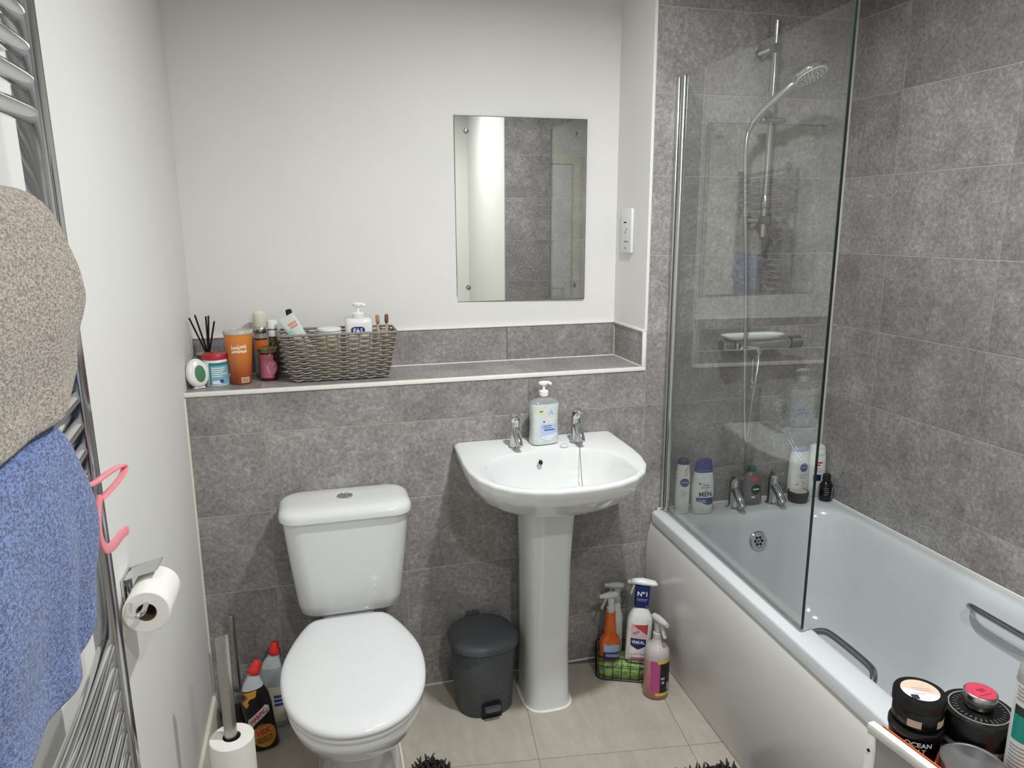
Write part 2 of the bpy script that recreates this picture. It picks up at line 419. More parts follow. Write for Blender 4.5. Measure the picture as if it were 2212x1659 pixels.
# trims and sealant lines
def trim(n, bm, mat, label): return struct('trim_%d' % n, bm, mat, label, 'trim', smooth=True)
trim(1, box(0, XR+0.006, -0.0035, 0.012, HS-0.011, HS+0.0012, bev=0.0015), 'caulk', 'white tile trim along the front edge of the ledge')
trim(2, box(XR-0.006, XR+0.006, -0.0035, 0.0055, HS+0.0012, ZB-0.001, bev=0.0015), 'caulk', 'short upright white tile trim at the end of the ledge')
trim(3, box(0, XR-0.0004, D-0.003, D+0.0068, ZB, ZB+0.007, bev=0.002), 'caulk', 'white sealant bead along the top of the ledge upstand')
trim(4, box(XR-0.0045, XR-0.0002, -0.001, D-0.003, ZB-0.002, ZB+0.007, bev=0.0015), 'caulk', 'white sealant bead on the short return of the upstand')
trim(5, tube([(W-0.0015, -0.0015, 0.56), (W-0.0015, -0.0015, ZC-0.002)], 0.0050, 8), 'caulk_grey', 'pale sealant line in the tiled corner by the bath')
trim(6, tube([(0.016, -0.0015, 0.0015), (1.46, -0.0015, 0.0015)], 0.003, 8), 'caulk', 'white sealant line between the floor and the tiled half wall')
trim(7, tube([(0.0005, -0.0015, 0.1), (0.0005, -0.0015, HS-0.013)], 0.0042, 8), 'cream', 'cream sealant line where the tiles meet the white wall on the radiator side')
trim(8, tube([(XR-0.001, D-0.001, HS+0.002), (XR-0.001, D-0.001, ZB-0.003)], 0.0022, 8), 'caulk_grey', 'thin upright grout line in the corner of the ledge')
trim(9, tube([(0.003, D-0.001, HS+0.001), (XR-0.004, D-0.001, HS+0.001)], 0.0022, 8), 'caulk', 'white grout line along the back of the ledge')
trim(10, tube([(XR-0.001, D-0.004, HS+0.001), (XR-0.001, 0.013, HS+0.001)], 0.0022, 8), 'caulk', 'white grout line at the end of the ledge')
bb = loft([[Vector((x, y, z)) for x, z in ((0.0005, 0.0005), (0.014, 0.0005), (0.014, 0.085), (0.010, 0.097), (0.0005, 0.1))] for y in (YR+0.002, -0.004)])
tag(obj('baseboard_left', bb, 'cream'), 'cream painted skirting board along the foot of the radiator wall', 'skirting', kind='structure')

# door on the rear wall
dr = struct('door_1', box(0.42, 1.18, YR+0.001, YR+0.02, 0.004, 1.985), 'plastic_white', 'white flush door on the rear wall', 'door')
bm = box(0.34, 0.41, YR+0.001, YR+0.03, 0.001, 2.06, bev=0.004); box(1.19, 1.26, YR+0.001, YR+0.03, 0.001, 2.06, bev=0.004, bm=bm); box(0.41, 1.19, YR+0.001, YR+0.03, 1.99, 2.06, bev=0.004, bm=bm)
obj('door_frame', bm, 'cream', dr)
hb = tube([(0.50, YR+0.02, 1.0), (0.50, YR+0.06, 1.0), (0.51, YR+0.068, 1.0), (0.61, YR+0.068, 1.0)], 0.009, 10)
obj('door_handle', hb, 'chrome', dr)

# main ceiling downlight, and an added fill lamp in the same kind of fitting
M('lamp', 'ffffff', 0.5); 
def mat_emit():
    m = bpy.data.materials.new('lamp_glow'); m.use_nodes = True; nt = m.node_tree; b = nt.nodes['Principled BSDF']
    b.inputs['Emission Strength'].default_value = 6.0; n = nt.nodes.new('ShaderNodeTexNoise'); cr = nt.nodes.new('ShaderNodeValToRGB')
    cr.color_ramp.elements[0].color = LAMP_COL + (1,); cr.color_ramp.elements[1].color = LAMP_COL + (1,)
    nt.links.new(n.outputs['Fac'], cr.inputs['Fac']); nt.links.new(cr.outputs['Color'], b.inputs['Emission Color']); MATS['lamp_glow'] = m
mat_emit()
for i, (x, y, e, sp) in enumerate(LAMPS):
    t = thing('ceiling_main_fill', ['round recessed ceiling downlight over the room', 'round recessed ceiling downlight between basin and bath'][i], 'light', (x, y, ZC-0.001))
    obj('bezel', lathe([(0.052, 0.0), (0.058, -0.003), (0.058, -0.008), (0.05, -0.012), (0.044, -0.008), (0.044, 0.0)], 40, cap0=False, cap1=False), 'chrome', t)
    obj('lamp_lens', lathe([(0.043, -0.001), (0.043, -0.006), (0.03, -0.008)], 32), 'lamp_glow', t)
    ld = bpy.data.lights.new('downlight', 'AREA'); ld.shape = 'DISK'; ld.size = 0.085; ld.energy = e; ld.color = LAMP_COL; ld.spread = R(sp)
    lo = bpy.data.objects.new('light_source', ld); COL.objects.link(lo); lo.parent = t; lo.location = (0, 0, -0.014)

# ================================================================== MIRROR AND SOCKET
mr = thing('wall_mirror', 'frameless rectangular mirror screwed to the white wall above the basin', 'mirror', (1.079, D+0.0065, 1.572), rot=(R(0.16), 0, R(-1.3)))
obj('mirror_glass', box(-0.229, 0.229, -0.0065, -0.0025, -0.303, 0.303, bev=0.0012, seg=1), 'mirror', mr)
obj('mirror_edge', box(-0.2300, 0.2300, -0.0055, -0.0026, -0.304, 0.304), 'glass_edge', mr, smooth=False)
for sx in (-0.19, 0.19):
    for sz in (-0.255, 0.255):
        sc = rotm(lathe([(0.0085, 0), (0.0085, 0.003), (0.006, 0.006), (0.002, 0.0066)], 20), 'X', 90); obj('screw_cap', move(sc, sx, -0.0067, sz), 'chrome_dark', mr)
so = thing('shaver_socket', 'white shaver socket on the narrow painted return', 'socket', (XR, 0.152, 1.505))
obj('face_plate', box(-0.011, -0.0004, -0.044, 0.044, -0.074, 0.074, bev=0.003), 'plastic_white', so)
for yy, zz, a, b in ((0.006, 0.028, 0.011, 0.0022), (-0.006, 0.004, 0.0016, 0.004), (0.004, -0.006, 0.0016, 0.004), (-0.018, -0.036, 0.003, 0.0022), (-0.006, -0.036, 0.003, 0.0022), (0.006, -0.036, 0.003, 0.0022), (0.0, -0.058, 0.0018, 0.005)):
    obj('socket_slot', box(-0.0114, -0.0108, yy-a, yy+a, zz-b, zz+b), 'hole', so, smooth=False)

# ================================================================== TAPS (shared)
def tap(parent, loc, s=1.0, rz=0.0):
    b = lathe([(0.021, 0), (0.021, 0.003), (0.0165, 0.006), (0.0150, 0.02), (0.0142, 0.07), (0.0142, 0.086)], 28)
    xform(b, Matrix.Translation(loc) @ Matrix.Rotation(rz, 4, 'Z') @ Matrix.Diagonal((s, s, s, 1)))
    t = obj('tap', b, 'chrome', parent)
    sp = tube(catmull([(0, -0.006, 0.060), (0, -0.022, 0.051), (0, -0.042, 0.034), (0, -0.056, 0.018)], 4), [0.0125]*9+[0.0122, 0.0118, 0.0115, 0.0105], 14)
    lv = loft([sup(0, -0.0*k, 0, 0.0145, 0.0145, 2, 24) for k in (0,)] + [sup(0, 0, 0.008, 0.0145, 0.0145, 2, 24), sup(0, -0.006, 0.020, 0.0146, 0.020, 2.4, 24), sup(0, -0.012, 0.026, 0.0135, 0.025, 2.6, 24), sup(0, -0.012, 0.0275, 0.010, 0.021, 2.6, 24)])
    rotm(lv, 'X', 12); move(lv, 0, 0, 0.0865)
    for nm, bm in (('spout', sp), ('lever', lv)):
        xform(bm, Matrix.Translation(loc) @ Matrix.Rotation(rz, 4, 'Z') @ Matrix.Diagonal((s, s, s, 1))); obj(nm, bm, 'chrome', t)
    return t

# ================================================================== TOILET
XT = 0.430
t = thing('toilet', 'white close-coupled toilet with its lid down', 'toilet', (XT, -0.12, 0))
def tr_(bm): return move(bm, 0, 0.12, 0)

half = [(0.0, -0.222), (0.072, -0.222), (0.100, -0.228), (0.120, -0.252), (0.144, -0.306), (0.165, -0.370), (0.178, -0.430), (0.181, -0.490), (0.176, -0.550), (0.163, -0.610), (0.140, -0.662), (0.106, -0.706), (0.062, -0.735), (0.020, -0.746)]
outl = half + [(-x, y) for x, y in reversed(half[1:])]
outl = [(p.x, p.y) for p in catmull([(x, y, 0) for x, y in outl], 5, closed=True)]
def seat_ring(z, s, dy=0.0, N=96):
    cy = -0.47; pts = polar(outl, (0, cy), z, N); return [Vector((p.x*s-0.012, cy+(p.y-cy)*s+dy, z)) for p in pts]
obj('seat_lid', tr_(loft([seat_ring(0.405, 0.975), seat_ring(0.407, 0.995), seat_ring(0.414, 1.0), seat_ring(0.420, 0.99), seat_ring(0.4245, 0.965), seat_ring(0.428, 0.90), seat_ring(0.430, 0.75), seat_ring(0.431, 0.4), seat_ring(0.431, 0.1)])), 'plastic_white', t, angle=60)
obj('seat', tr_(loft([seat_ring(0.3855, 0.955), seat_ring(0.388, 0.972), seat_ring(0.398, 0.975), seat_ring(0.4015, 0.965)])), 'plastic_white', t, angle=60)
foot_o = [(p.x, p.y) for p in sup(-0.006, -0.3025, 0, 0.112, 0.2025, 3.2, 96)]
def pan_ring(z, t_, s_=0.955, k=1.0):
    c = (-0.006, -0.40); A2 = polar([(x*s_-0.012, -0.47+(y+0.47)*s_) for x, y in outl], c, z, 96); F2 = polar(foot_o, c, z, 96)
    return [Vector((a_.x*(1-t_)+f_.x*t_*k, a_.y*(1-t_)+(-0.30+(f_.y+0.30)*k)*t_, z)) for a_, f_ in zip(A2, F2)]
pan = loft([pan_ring(0.001, 1), pan_ring(0.02, 1, k=0.985), pan_ring(0.09, 0.98, k=0.90), pan_ring(0.15, 0.92, k=0.86), pan_ring(0.20, 0.74, k=0.88), pan_ring(0.245, 0.50, k=0.95), pan_ring(0.29, 0.27), pan_ring(0.325, 0.12), pan_ring(0.352, 0.04), pan_ring(0.372, 0.0, 0.958), pan_ring(0.3845, 0.0, 0.945)])
obj('pan_back', tr_(box(-0.085, 0.070, -0.262, -0.02, 0.10, 0.3845, bev=0.02, seg=3)), 'ceramic', t, angle=60)
obj('pan', tr_(pan), 'ceramic', t, angle=70)
def cis(z, hw_, yb, yf, r):
    return rrect(-hw_, hw_, yf, yb, z, r, 10, 6)
cist = loft([cis(0.3865, 0.118, -0.033, -0.135, 0.035), cis(0.390, 0.136, -0.022, -0.152, 0.045), cis(0.400, 0.147, -0.014, -0.163, 0.05), cis(0.43, 0.153, -0.010, -0.168, 0.052), cis(0.56, 0.168, -0.006, -0.178, 0.052), cis(0.700, 0.181, -0.004, -0.186, 0.05)])
obj('cistern', tr_(cist), 'ceramic', t, angle=60)
lid = loft([cis(0.7005, 0.181, -0.004, -0.190, 0.052), cis(0.702, 0.189, -0.003, -0.198, 0.055), cis(0.716, 0.190, -0.003, -0.199, 0.056), cis(0.727, 0.186, -0.004, -0.194, 0.055), cis(0.7335, 0.176, -0.008, -0.182, 0.05), cis(0.737, 0.160, -0.02, -0.163, 0.042), cis(0.738, 0.09, -0.06, -0.12, 0.02)])
obj('cistern_lid', tr_(lid), 'ceramic', t, angle=60)
fb = obj('flush_button', tr_(lathe([(0.023, 0.737), (0.023, 0.741), (0.0205, 0.7425), (0.0195, 0.7405), (0.0005, 0.7405)], 32, 0.0, -0.095, cap0=True, cap1=True)), 'chrome', t)
obj('button_half', tr_(lathe([(0.0085, 0.7407), (0.0085, 0.743), (0.004, 0.744)], 24, 0.0055, -0.093)), 'chrome', fb)
fc = tr_(lathe([(0.008, 0.028), (0.008, 0.034), (0.003, 0.037)], 16, -0.094, -0.40)); obj('floor_bolt_cap', fc, 'cream', t)
bd = tube([p+Vector((0, 0.12, 0)) for p in sup(0, -0.3025, 0.002, 0.1155, 0.206, 3.4, 64)], 0.0032, 6, closed=True); obj('sealant_bead', bd, 'caulk', t)
for sx in (-0.065, 0.065): obj('seat_hinge', box(sx-0.02, sx+0.02, -0.236+0.12, -0.206+0.12, 0.386, 0.412, bev=0.006), 'plastic_white', t)

# ================================================================== WASHBASIN
XB = 1.045
t = thing('washbasin', 'white ceramic pedestal washbasin with two chrome taps', 'washbasin', (XB, -0.15, 0))
def bs(bm): return move(bm, 0, 0.15, 0)
hf = [(0, -0.0015), (0.262, -0.0015), (0.2675, -0.006), (0.270, -0.08), (0.274, -0.18), (0.271, -0.25), (0.257, -0.315), (0.228, -0.368), (0.184, -0.410), (0.126, -0.437), (0.062, -0.450), (0, -0.453)]
bo = hf + [(-x, y) for x, y in reversed(hf[1:-1])]
ins = [(0.218*math.copysign(abs(math.sin(a))**(2/2.7), math.sin(a)), -0.275-0.150*math.copysign(abs(math.cos(a))**(2/2.7), math.cos(a))) for a in [2*PI*i/96 for i in range(96)]]
BC = (0, -0.27)
def zrim(p): return 0.8445 + 0.045*p.y      # rim falls slightly to the front
def b_ring(z, sx, sy, dz=True, yk=0.0):
    out = []
    for p in polar(bo, BC, 0, 160):
        q = Vector((p.x*sx, p.y*sy, 0)); q.z = z + (0.045*p.y if dz else 0); out.append(q)
    return out
def i_ring(z, s, dy=0.0, fl=0.0):
    out = []
    for p in polar(ins, BC, 0, 160):
        q = Vector((p.x*s, -0.275+(p.y+0.275)*s+dy, 0)); q.z = z + 0.045*q.y*(1-fl); out.append(q)
    return out
rings = [b_ring(0.688, 0.30, 0.60, False), b_ring(0.693, 0.44, 0.67, False), b_ring(0.702, 0.60, 0.745, False), b_ring(0.717, 0.735, 0.82, False), b_ring(0.740, 0.85, 0.89, False), b_ring(0.768, 0.925, 0.94, False), b_ring(0.800, 0.970, 0.972, True), b_ring(0.822, 0.990, 0.990, True), b_ring(0.834, 0.998, 0.998, True),
         b_ring(0.840, 1.0, 1.0), b_ring(0.8445, 0.994, 0.992), b_ring(0.8465, 0.978, 0.978), b_ring(0.8465, 0.955, 0.962), i_ring(0.844, 1.02), i_ring(0.8415, 0.995), i_ring(0.833, 0.965), i_ring(0.815, 0.93, 0), i_ring(0.780, 0.86, 0, 0.2), i_ring(0.750, 0.76, 0, 0.5), i_ring(0.728, 0.60, 0, 0.8), i_ring(0.718, 0.4, 0, 1), i_ring(0.713, 0.12, 0, 1)]
obj('basin', bs(loft(rings)), 'ceramic', t, angle=80)
def pd(z, hw_, yf, n=3.2): return sup(-0.008, (yf-0.05)/2, z, hw_, (-0.05-yf)/2, n, 56)
obj('pedestal', bs(loft([pd(0.001, 0.076, -0.242), pd(0.03, 0.074, -0.240), pd(0.2, 0.071, -0.238), pd(0.5, 0.073, -0.246), pd(0.64, 0.079, -0.258), pd(0.69, 0.084, -0.27), pd(0.712, 0.086, -0.275)])), 'ceramic', t, angle=60)
obj('sealant_bead', tube([p+Vector((0, 0.15, 0)) for p in pd(0.002, 0.079, -0.245)], 0.0045, 8, closed=True), 'caulk', t)
tz = 0.8415
tap(t, (0.960-XB, -0.078+0.15, tz-0.002), 1.0); tap(t, (1.163-XB, -0.080+0.15, tz-0.002), 1.0)
ov = rotm(lathe([(0.0085, 0), (0.0085, 0.0018), (0.0062, 0.0022)], 24, cap1=False), 'X', 68); obj('overflow_ring', move(ov, 1.022-XB, -0.1475+0.15, 0.806), 'chrome', t)
oh = rotm(lathe([(0.0064, 0), (0.0064, 0.0009)], 24), 'X', 68); obj('overflow_hole', move(oh, 1.022-XB, -0.1475+0.15, 0.806), 'hole', t)
ch = tube(catmull([(1.163-XB, 0.045, tz+0.003), (1.158-XB, 0.02, tz+0.0015), (1.152-XB, 0.0, 0.833), (1.149-XB, -0.01, 0.822), (1.138-XB, -0.05, 0.785), (1.122-XB, -0.11, 0.735)], 5), 0.0011, 6)
obj('plug_chain', bs(move(ch, 0, -0.15, 0)), 'silver', t)
pl = move(lathe([(0.012, 0), (0.0135, 0.004), (0.012, 0.008), (0.003, 0.009), (0.003, 0.014)], 20), 1.112-XB, 0.036, 0.8395); obj('basin_plug', pl, 'plastic_white', t)

# ================================================================== BATH
t = thing('bathtub', 'white acrylic bathtub with chrome taps and grab handles', 'bathtub', (1.80, -0.86, 0))
def skew(bm):
    for v in bm.verts: v.co.x += 0.036*v.co.y*(W-v.co.x)/0.682
    return move(bm, -1.80, 0.86, 0)
xo0, xo1, yo0, yo1 = 1.474, W-0.0015, YE+0.0015, -0.0015
def orr(z, o, r): return rrect(xo0+o, xo1-o, yo0+o, yo1-o, z, r, 8, 24)
def irr(z, sx, sl, st, sb, r): return rrect(1.546+sl, 2.108-sx, -1.605+sb, -0.118-st, z, r, 8, 24)
tub = loft([orr(0.506, 0.012, 0.02), orr(0.508, 0.0, 0.02), orr(0.538, 0.0, 0.02), orr(0.5435, 0.002, 0.02), orr(0.546, 0.007, 0.02), irr(0.546, -0.012, -0.012, -0.012, -0.012, 0.15), irr(0.5435, -0.003, -0.003, -0.003, -0.003, 0.145), irr(0.537, 0.004, 0.004, 0.006, 0.006, 0.14), irr(0.51, 0.012, 0.012, 0.018, 0.03, 0.14),
            irr(0.40, 0.032, 0.032, 0.045, 0.12, 0.14), irr(0.28, 0.055, 0.055, 0.075, 0.20, 0.14), irr(0.21, 0.075, 0.075, 0.10, 0.25, 0.13), irr(0.175, 0.105, 0.105, 0.14, 0.30, 0.11), irr(0.160, 0.16, 0.16, 0.20, 0.37, 0.08), irr(0.156, 0.25, 0.25, 0.4, 0.6, 0.02)], cap0=False)
obj('tub', skew(tub), 'acrylic', t, angle=70)
pr = [(0.030, 0.001), (0.022, 0.06), (0.004, 0.16), (-0.008, 0.28), (-0.012, 0.38), (-0.006, 0.46), (0.004, 0.500), (0.006, 0.5045)]
fp = loft([[Vector((1.474+a, y, z)) for a, z in pr] + [Vector((1.50+max(0, a), y, z)) for a, z in reversed(pr)] for y in [yo1-0.002-(yo1-yo0-0.004)*i/12 for i in range(13)]])
obj('front_panel', skew(fp), 'panel', t)
for sx in (1.0, -1.0):
    xx, nm = (2.086, 1) if sx > 0 else (1.568, -1)
    g = tube(catmull([(xx+sx*0.012, -0.765, 0.478), (xx-sx*0.012, -0.767, 0.492), (xx-sx*0.032, -0.785, 0.507), (xx-sx*0.040, -0.82, 0.512), (xx-sx*0.040, -0.94, 0.512), (xx-sx*0.032, -0.975, 0.507), (xx-sx*0.012, -0.993, 0.492), (xx+sx*0.012, -0.995, 0.478)], 6), 0.0085, 12)
    obj('grab_handle', skew(g), 'chrome_dark', t)
of = rotm(lathe([(0.034, 0), (0.034, 0.004), (0.030, 0.008), (0.024, 0.008), (0.022, 0.005), (0.0005, 0.005)], 36), 'X', 78)
M_of = Matrix.Translation((1.813-1.80, -0.1515+0.86, 0.452))
ovf = obj('overflow_plate', xform(of, M_of), 'chrome', t)
hb = NB()
for k in range(6): lathe([(0.0055, 0.0045), (0.0055, 0.0056)], 12, 0.013*math.cos(k*PI/3), 0.013*math.sin(k*PI/3), bm=hb)
lathe([(0.0035, 0.0045), (0.0035, 0.0056)], 12, 0, 0, bm=hb)
obj('overflow_holes', xform(rotm(hb, 'X', 78), M_of), 'hole', ovf)
tap(t, (1.763-1.80, -0.060+0.86, 0.5455), 1.15); tap(t, (1.922-1.80, -0.060+0.86, 0.5455), 1.15)
bd = tube([(W-0.0045, -0.006, 0.5475), (W-0.0045, YE+0.006, 0.5475)], 0.0035, 6); obj('sealant_bead', move(bd, -1.80, 0.86, 0), 'caulk', t)
bd = tube([(1.50, -0.0045, 0.5475), (W-0.006, -0.0045, 0.5475)], 0.0035, 6); obj('sealant_bead', move(bd, -1.80, 0.86, 0), 'caulk', t)

# ================================================================== SHOWER SCREEN
H0, H1 = Vector((1.521, -0.028, 0)), Vector((1.481, -0.832, 0))
ang = math.atan2(H1.y-H0.y, H1.x-H0.x)
t = thing('shower_screen', 'hinged clear glass shower screen standing on the bath rim', 'screen', (H0.x, H0.y, 0.547), rotz=ang)
Ls = (H1-H0).length
obj('glass_panel', box(0.012, Ls-0.0025, -0.003, 0.003, 0.008, 1.425), 'screen_glass', t, smooth=False)
eg = box(Ls-0.0024, Ls, -0.003, 0.003, 0.008, 1.425); obj('polished_edge', eg, 'glass_edge', t, smooth=False)
obj('bottom_seal', box(0.012, Ls-0.002, -0.006, 0.0055, 0.0, 0.012, bev=0.002), 'clear_plastic', t)
obj('hinge_tube', lathe([(0.010, 0.001), (0.010, 1.424), (0.0085, 1.428), (0.002, 1.429)], 20, 0.004, 0), 'alu', t)
ch = box(-0.027, -0.0075, -0.014, 0.014, 0.001, 1.426, bev=0.003); obj('wall_channel', ch, 'alu', t)
obj('pivot_profile', box(-0.0074, -0.0062, -0.010, 0.010, 0.001, 1.422), 'chrome_dark', t, smooth=False)

# ================================================================== SHOWER
t = thing('shower_rail', 'chrome riser rail with a hand shower and hose on the tiled wall', 'shower', (1.81, 0, 1.49))
o_ = Vector((1.81, 0, 1.49))
def lp(*p): return [Vector(q)-o_ for q in p]
obj('riser_bar', tube(lp((1.812, -0.06, 1.485), (1.816, -0.06, 2.142)), 0.0095, 16), 'chrome', t)
for z in (2.062, 1.538):
    b = tube(lp((1.813, -0.001, z), (1.813, -0.058, z)), 0.010, 14); br = obj('wall_bracket', b, 'chrome', t)
    f = tube(lp((1.797, -0.0005, z), (1.797, -0.012, z)), 0.024, 24); obj('flange', f, 'chrome', br)
    kn = tube(lp((1.813, -0.050, z), (1.813, -0.074, z)), 0.015, 20); obj('bracket_cap', kn, 'chrome_dark', br)
obj('lower_slider', move(lathe([(0.013, -0.02), (0.014, -0.016), (0.014, 0.018), (0.012, 0.022)], 18), 1.8125-1.81, -0.06, 1.595-1.49), 'silver', t)
hd = loft([sup(0, 0, z, rx, ry, 2.6, 28) for z, rx, ry in ((-0.007, 0.045, 0.018), (-0.004, 0.05, 0.022), (0.004, 0.05, 0.022), (0.008, 0.044, 0.017))])
obj('soap_holder', move(hd, 1.805-1.81, -0.075, 1.845-1.49), 'chrome_dark', t)
clip = tube(lp((1.812, -0.06, 1.862), (1.772, -0.10, 1.862), (1.748, -0.115, 1.868)), 0.012, 12); obj('handset_clip', clip, 'chrome_dark', t)
hs = tube(catmull(lp((1.706, -0.105, 1.805), (1.722, -0.115, 1.842), (1.752, -0.135, 1.880), (1.790, -0.165, 1.922), (1.812, -0.180, 1.944), (1.822, -0.188, 1.954)), 5), [0.0095]*4+[0.0115]*8+[0.0125]*8+[0.014]*6, 16)
hs_o = obj('handset', hs, 'chrome', t)
hm = lathe([(0.004, 0.020), (0.02, 0.019), (0.036, 0.014), (0.044, 0.006), (0.0455, 0.0), (0.044, -0.005), (0.041, -0.007)], 36)
HM = Matrix.Translation(Vector((1.842, -0.202, 1.962))-o_) @ Matrix.Rotation(R(-14), 4, 'Y') @ Matrix.Rotation(R(-24), 4, 'X') @ Matrix.Diagonal((1.22, 1.22, 1.1, 1))
obj('shower_head', xform(hm, HM), 'chrome', hs_o)
obj('spray_face', xform(lathe([(0.0405, -0.0068), (0.040, -0.0085), (0.001, -0.0095)], 36), HM), 'white_print', hs_o)
nb = NB()
for rr, n in ((0.012, 8), (0.022, 14), (0.032, 20)):
    for k in range(n):
        a = 2*PI*k/n; lathe([(0.0017, -0.0085), (0.0017, -0.0108)], 6, rr*math.cos(a), rr*math.sin(a), bm=nb)
nz = obj('spray_nozzles', xform(nb, HM), 'grey_plastic', hs_o); nz['kind'] = 'stuff'
hose = catmull(lp((1.706, -0.105, 1.807), (1.700, -0.108, 1.742), (1.708, -0.115, 1.56), (1.722, -0.12, 1.357), (1.738, -0.12, 1.083), (1.749, -0.115, 0.925), (1.760, -0.11, 0.835), (1.768, -0.108, 0.803), (1.776, -0.105, 0.835), (1.786, -0.10, 0.92), (1.802, -0.09, 1.01), (1.818, -0.075, 1.07), (1.820, -0.07, 1.092)), 8)
obj('hose', tube(hose, 0.0065, 10), 'alu', t)

t = thing('shower_valve', 'chrome thermostatic bar valve below the riser rail', 'shower valve', (1.828, 0, 1.13))
def cyl_x(x0, x1, r, y=-0.07, z=0.0, seg=28): return tube([(x0, y, z), (x1, y, z)], r, seg)
obj('valve_body', tube([(-0.105, -0.07, 0), (-0.10, -0.07, 0), (0.10, -0.07, 0), (0.105, -0.07, 0)], [0.018, 0.021, 0.021, 0.018], 28), 'chrome', t)
for sx, nm in ((-1, 'flow_knob'), (1, 'temperature_knob')):
    obj(nm, tube([(sx*0.108, -0.07, 0), (sx*0.110, -0.07, 0), (sx*0.148, -0.07, 0), (sx*0.152, -0.07, 0)], [0.019, 0.023, 0.023, 0.019], 24), 'chrome_dark', t)
for sx in (-0.075, 0.075):
    obj('wall_union', tube([(sx, -0.001, 0), (sx, -0.012, 0), (sx, -0.013, 0), (sx, -0.06, 0)], [0.03, 0.03, 0.014, 0.014], 24), 'chrome', t)
obj('hose_outlet', move(lathe([(0.009, -0.034), (0.011, -0.030), (0.011, -0.016), (0.009, -0.012)], 18), -0.008, -0.07, 0), 'chrome', t)
t = thing('soap_tray', 'slim white soap tray lying on the shower valve', 'tray', (1.790, -0.075, 1.1515))
obj('tray_body', loft([sup(0, 0, z, rx, ry, 3.2, 40) for z, rx, ry in ((0.0, 0.090, 0.030), (0.003, 0.100, 0.036), (0.012, 0.112, 0.042), (0.0135, 0.112, 0.042), (0.0125, 0.107, 0.038), (0.006, 0.098, 0.033))]), 'white_print', t)
bm = tube([(0, 0, 0.0), (0, -0.002, -0.05), (0.0, -0.002, -0.075), (0.004, -0.014, -0.085)], 0.0045, 10)
t = thing('razor', 'chrome safety razor hanging under the shower valve', 'razor', (1.768, -0.118, 1.088))
obj('razor_handle', bm, 'chrome', t); obj('razor_hook', move(tube([(-0.006, 0.025, 0.012), (-0.006, 0, 0.004), (-0.006, 0, -0.03)], 0.0035, 8), 0.018, 0.0, 0.0), 'silver', t)
obj('razor_head', move(box(-0.02, 0.02, -0.005, 0.005, -0.006, 0.006, bev=0.002), 0.004, -0.016, -0.086), 'chrome', t)

# ================================================================== TOWEL RADIATOR
t = thing('towel_radiator', 'tall chrome ladder towel radiator on the white wall', 'radiator', (0.0, -1.46+0.040, 0.58), rot=(R(2.0), 0, 0))
o_ = Vector((0.0, -1.46, 0.58))
YA, YB, RX = -1.224, -1.735, 0.071
for y0 in (YA, YB-0.031):
    obj('upright', move(box(0.0555, 0.0855, y0, y0+0.031, 0.58, 1.86, bev=0.004, seg=2), 0, 1.46, -0.58), 'chrome_dark', t)
ZR = [1.823, 1.787, 1.751, 1.714, 1.679, 1.643, 1.53, 1.495, 1.46, 1.425, 1.305, 1.27, 1.235, 1.20, 1.165, 1.13, 0.953, 0.917, 0.882, 0.847, 0.812, 0.775, 0.740, 0.705, 0.67]
rung_mesh = None
for z in ZR:
    if rung_mesh is None:
        pts = []
        for i in range(21):
            u = i/20; pts.append(Vector((RX+0.012*math.sin(PI*u), YA+(YB-YA)*u+1.46, 0)))
        r = obj('rung', tube(pts, 0.0112, 14), 'chrome', t); rung_mesh = r.data
    else: r = obj('rung', rung_mesh, 'chrome', t)
    r.location = (0, 0, z-0.58)
for y in (YA+0.015, YB-0.015):
    for z in (0.72, 1.72): obj('wall_bracket', tube([(0.0005, y+1.46, z-0.58), (0.058, y+1.46, z-0.58)], 0.010, 12), 'chrome', t)

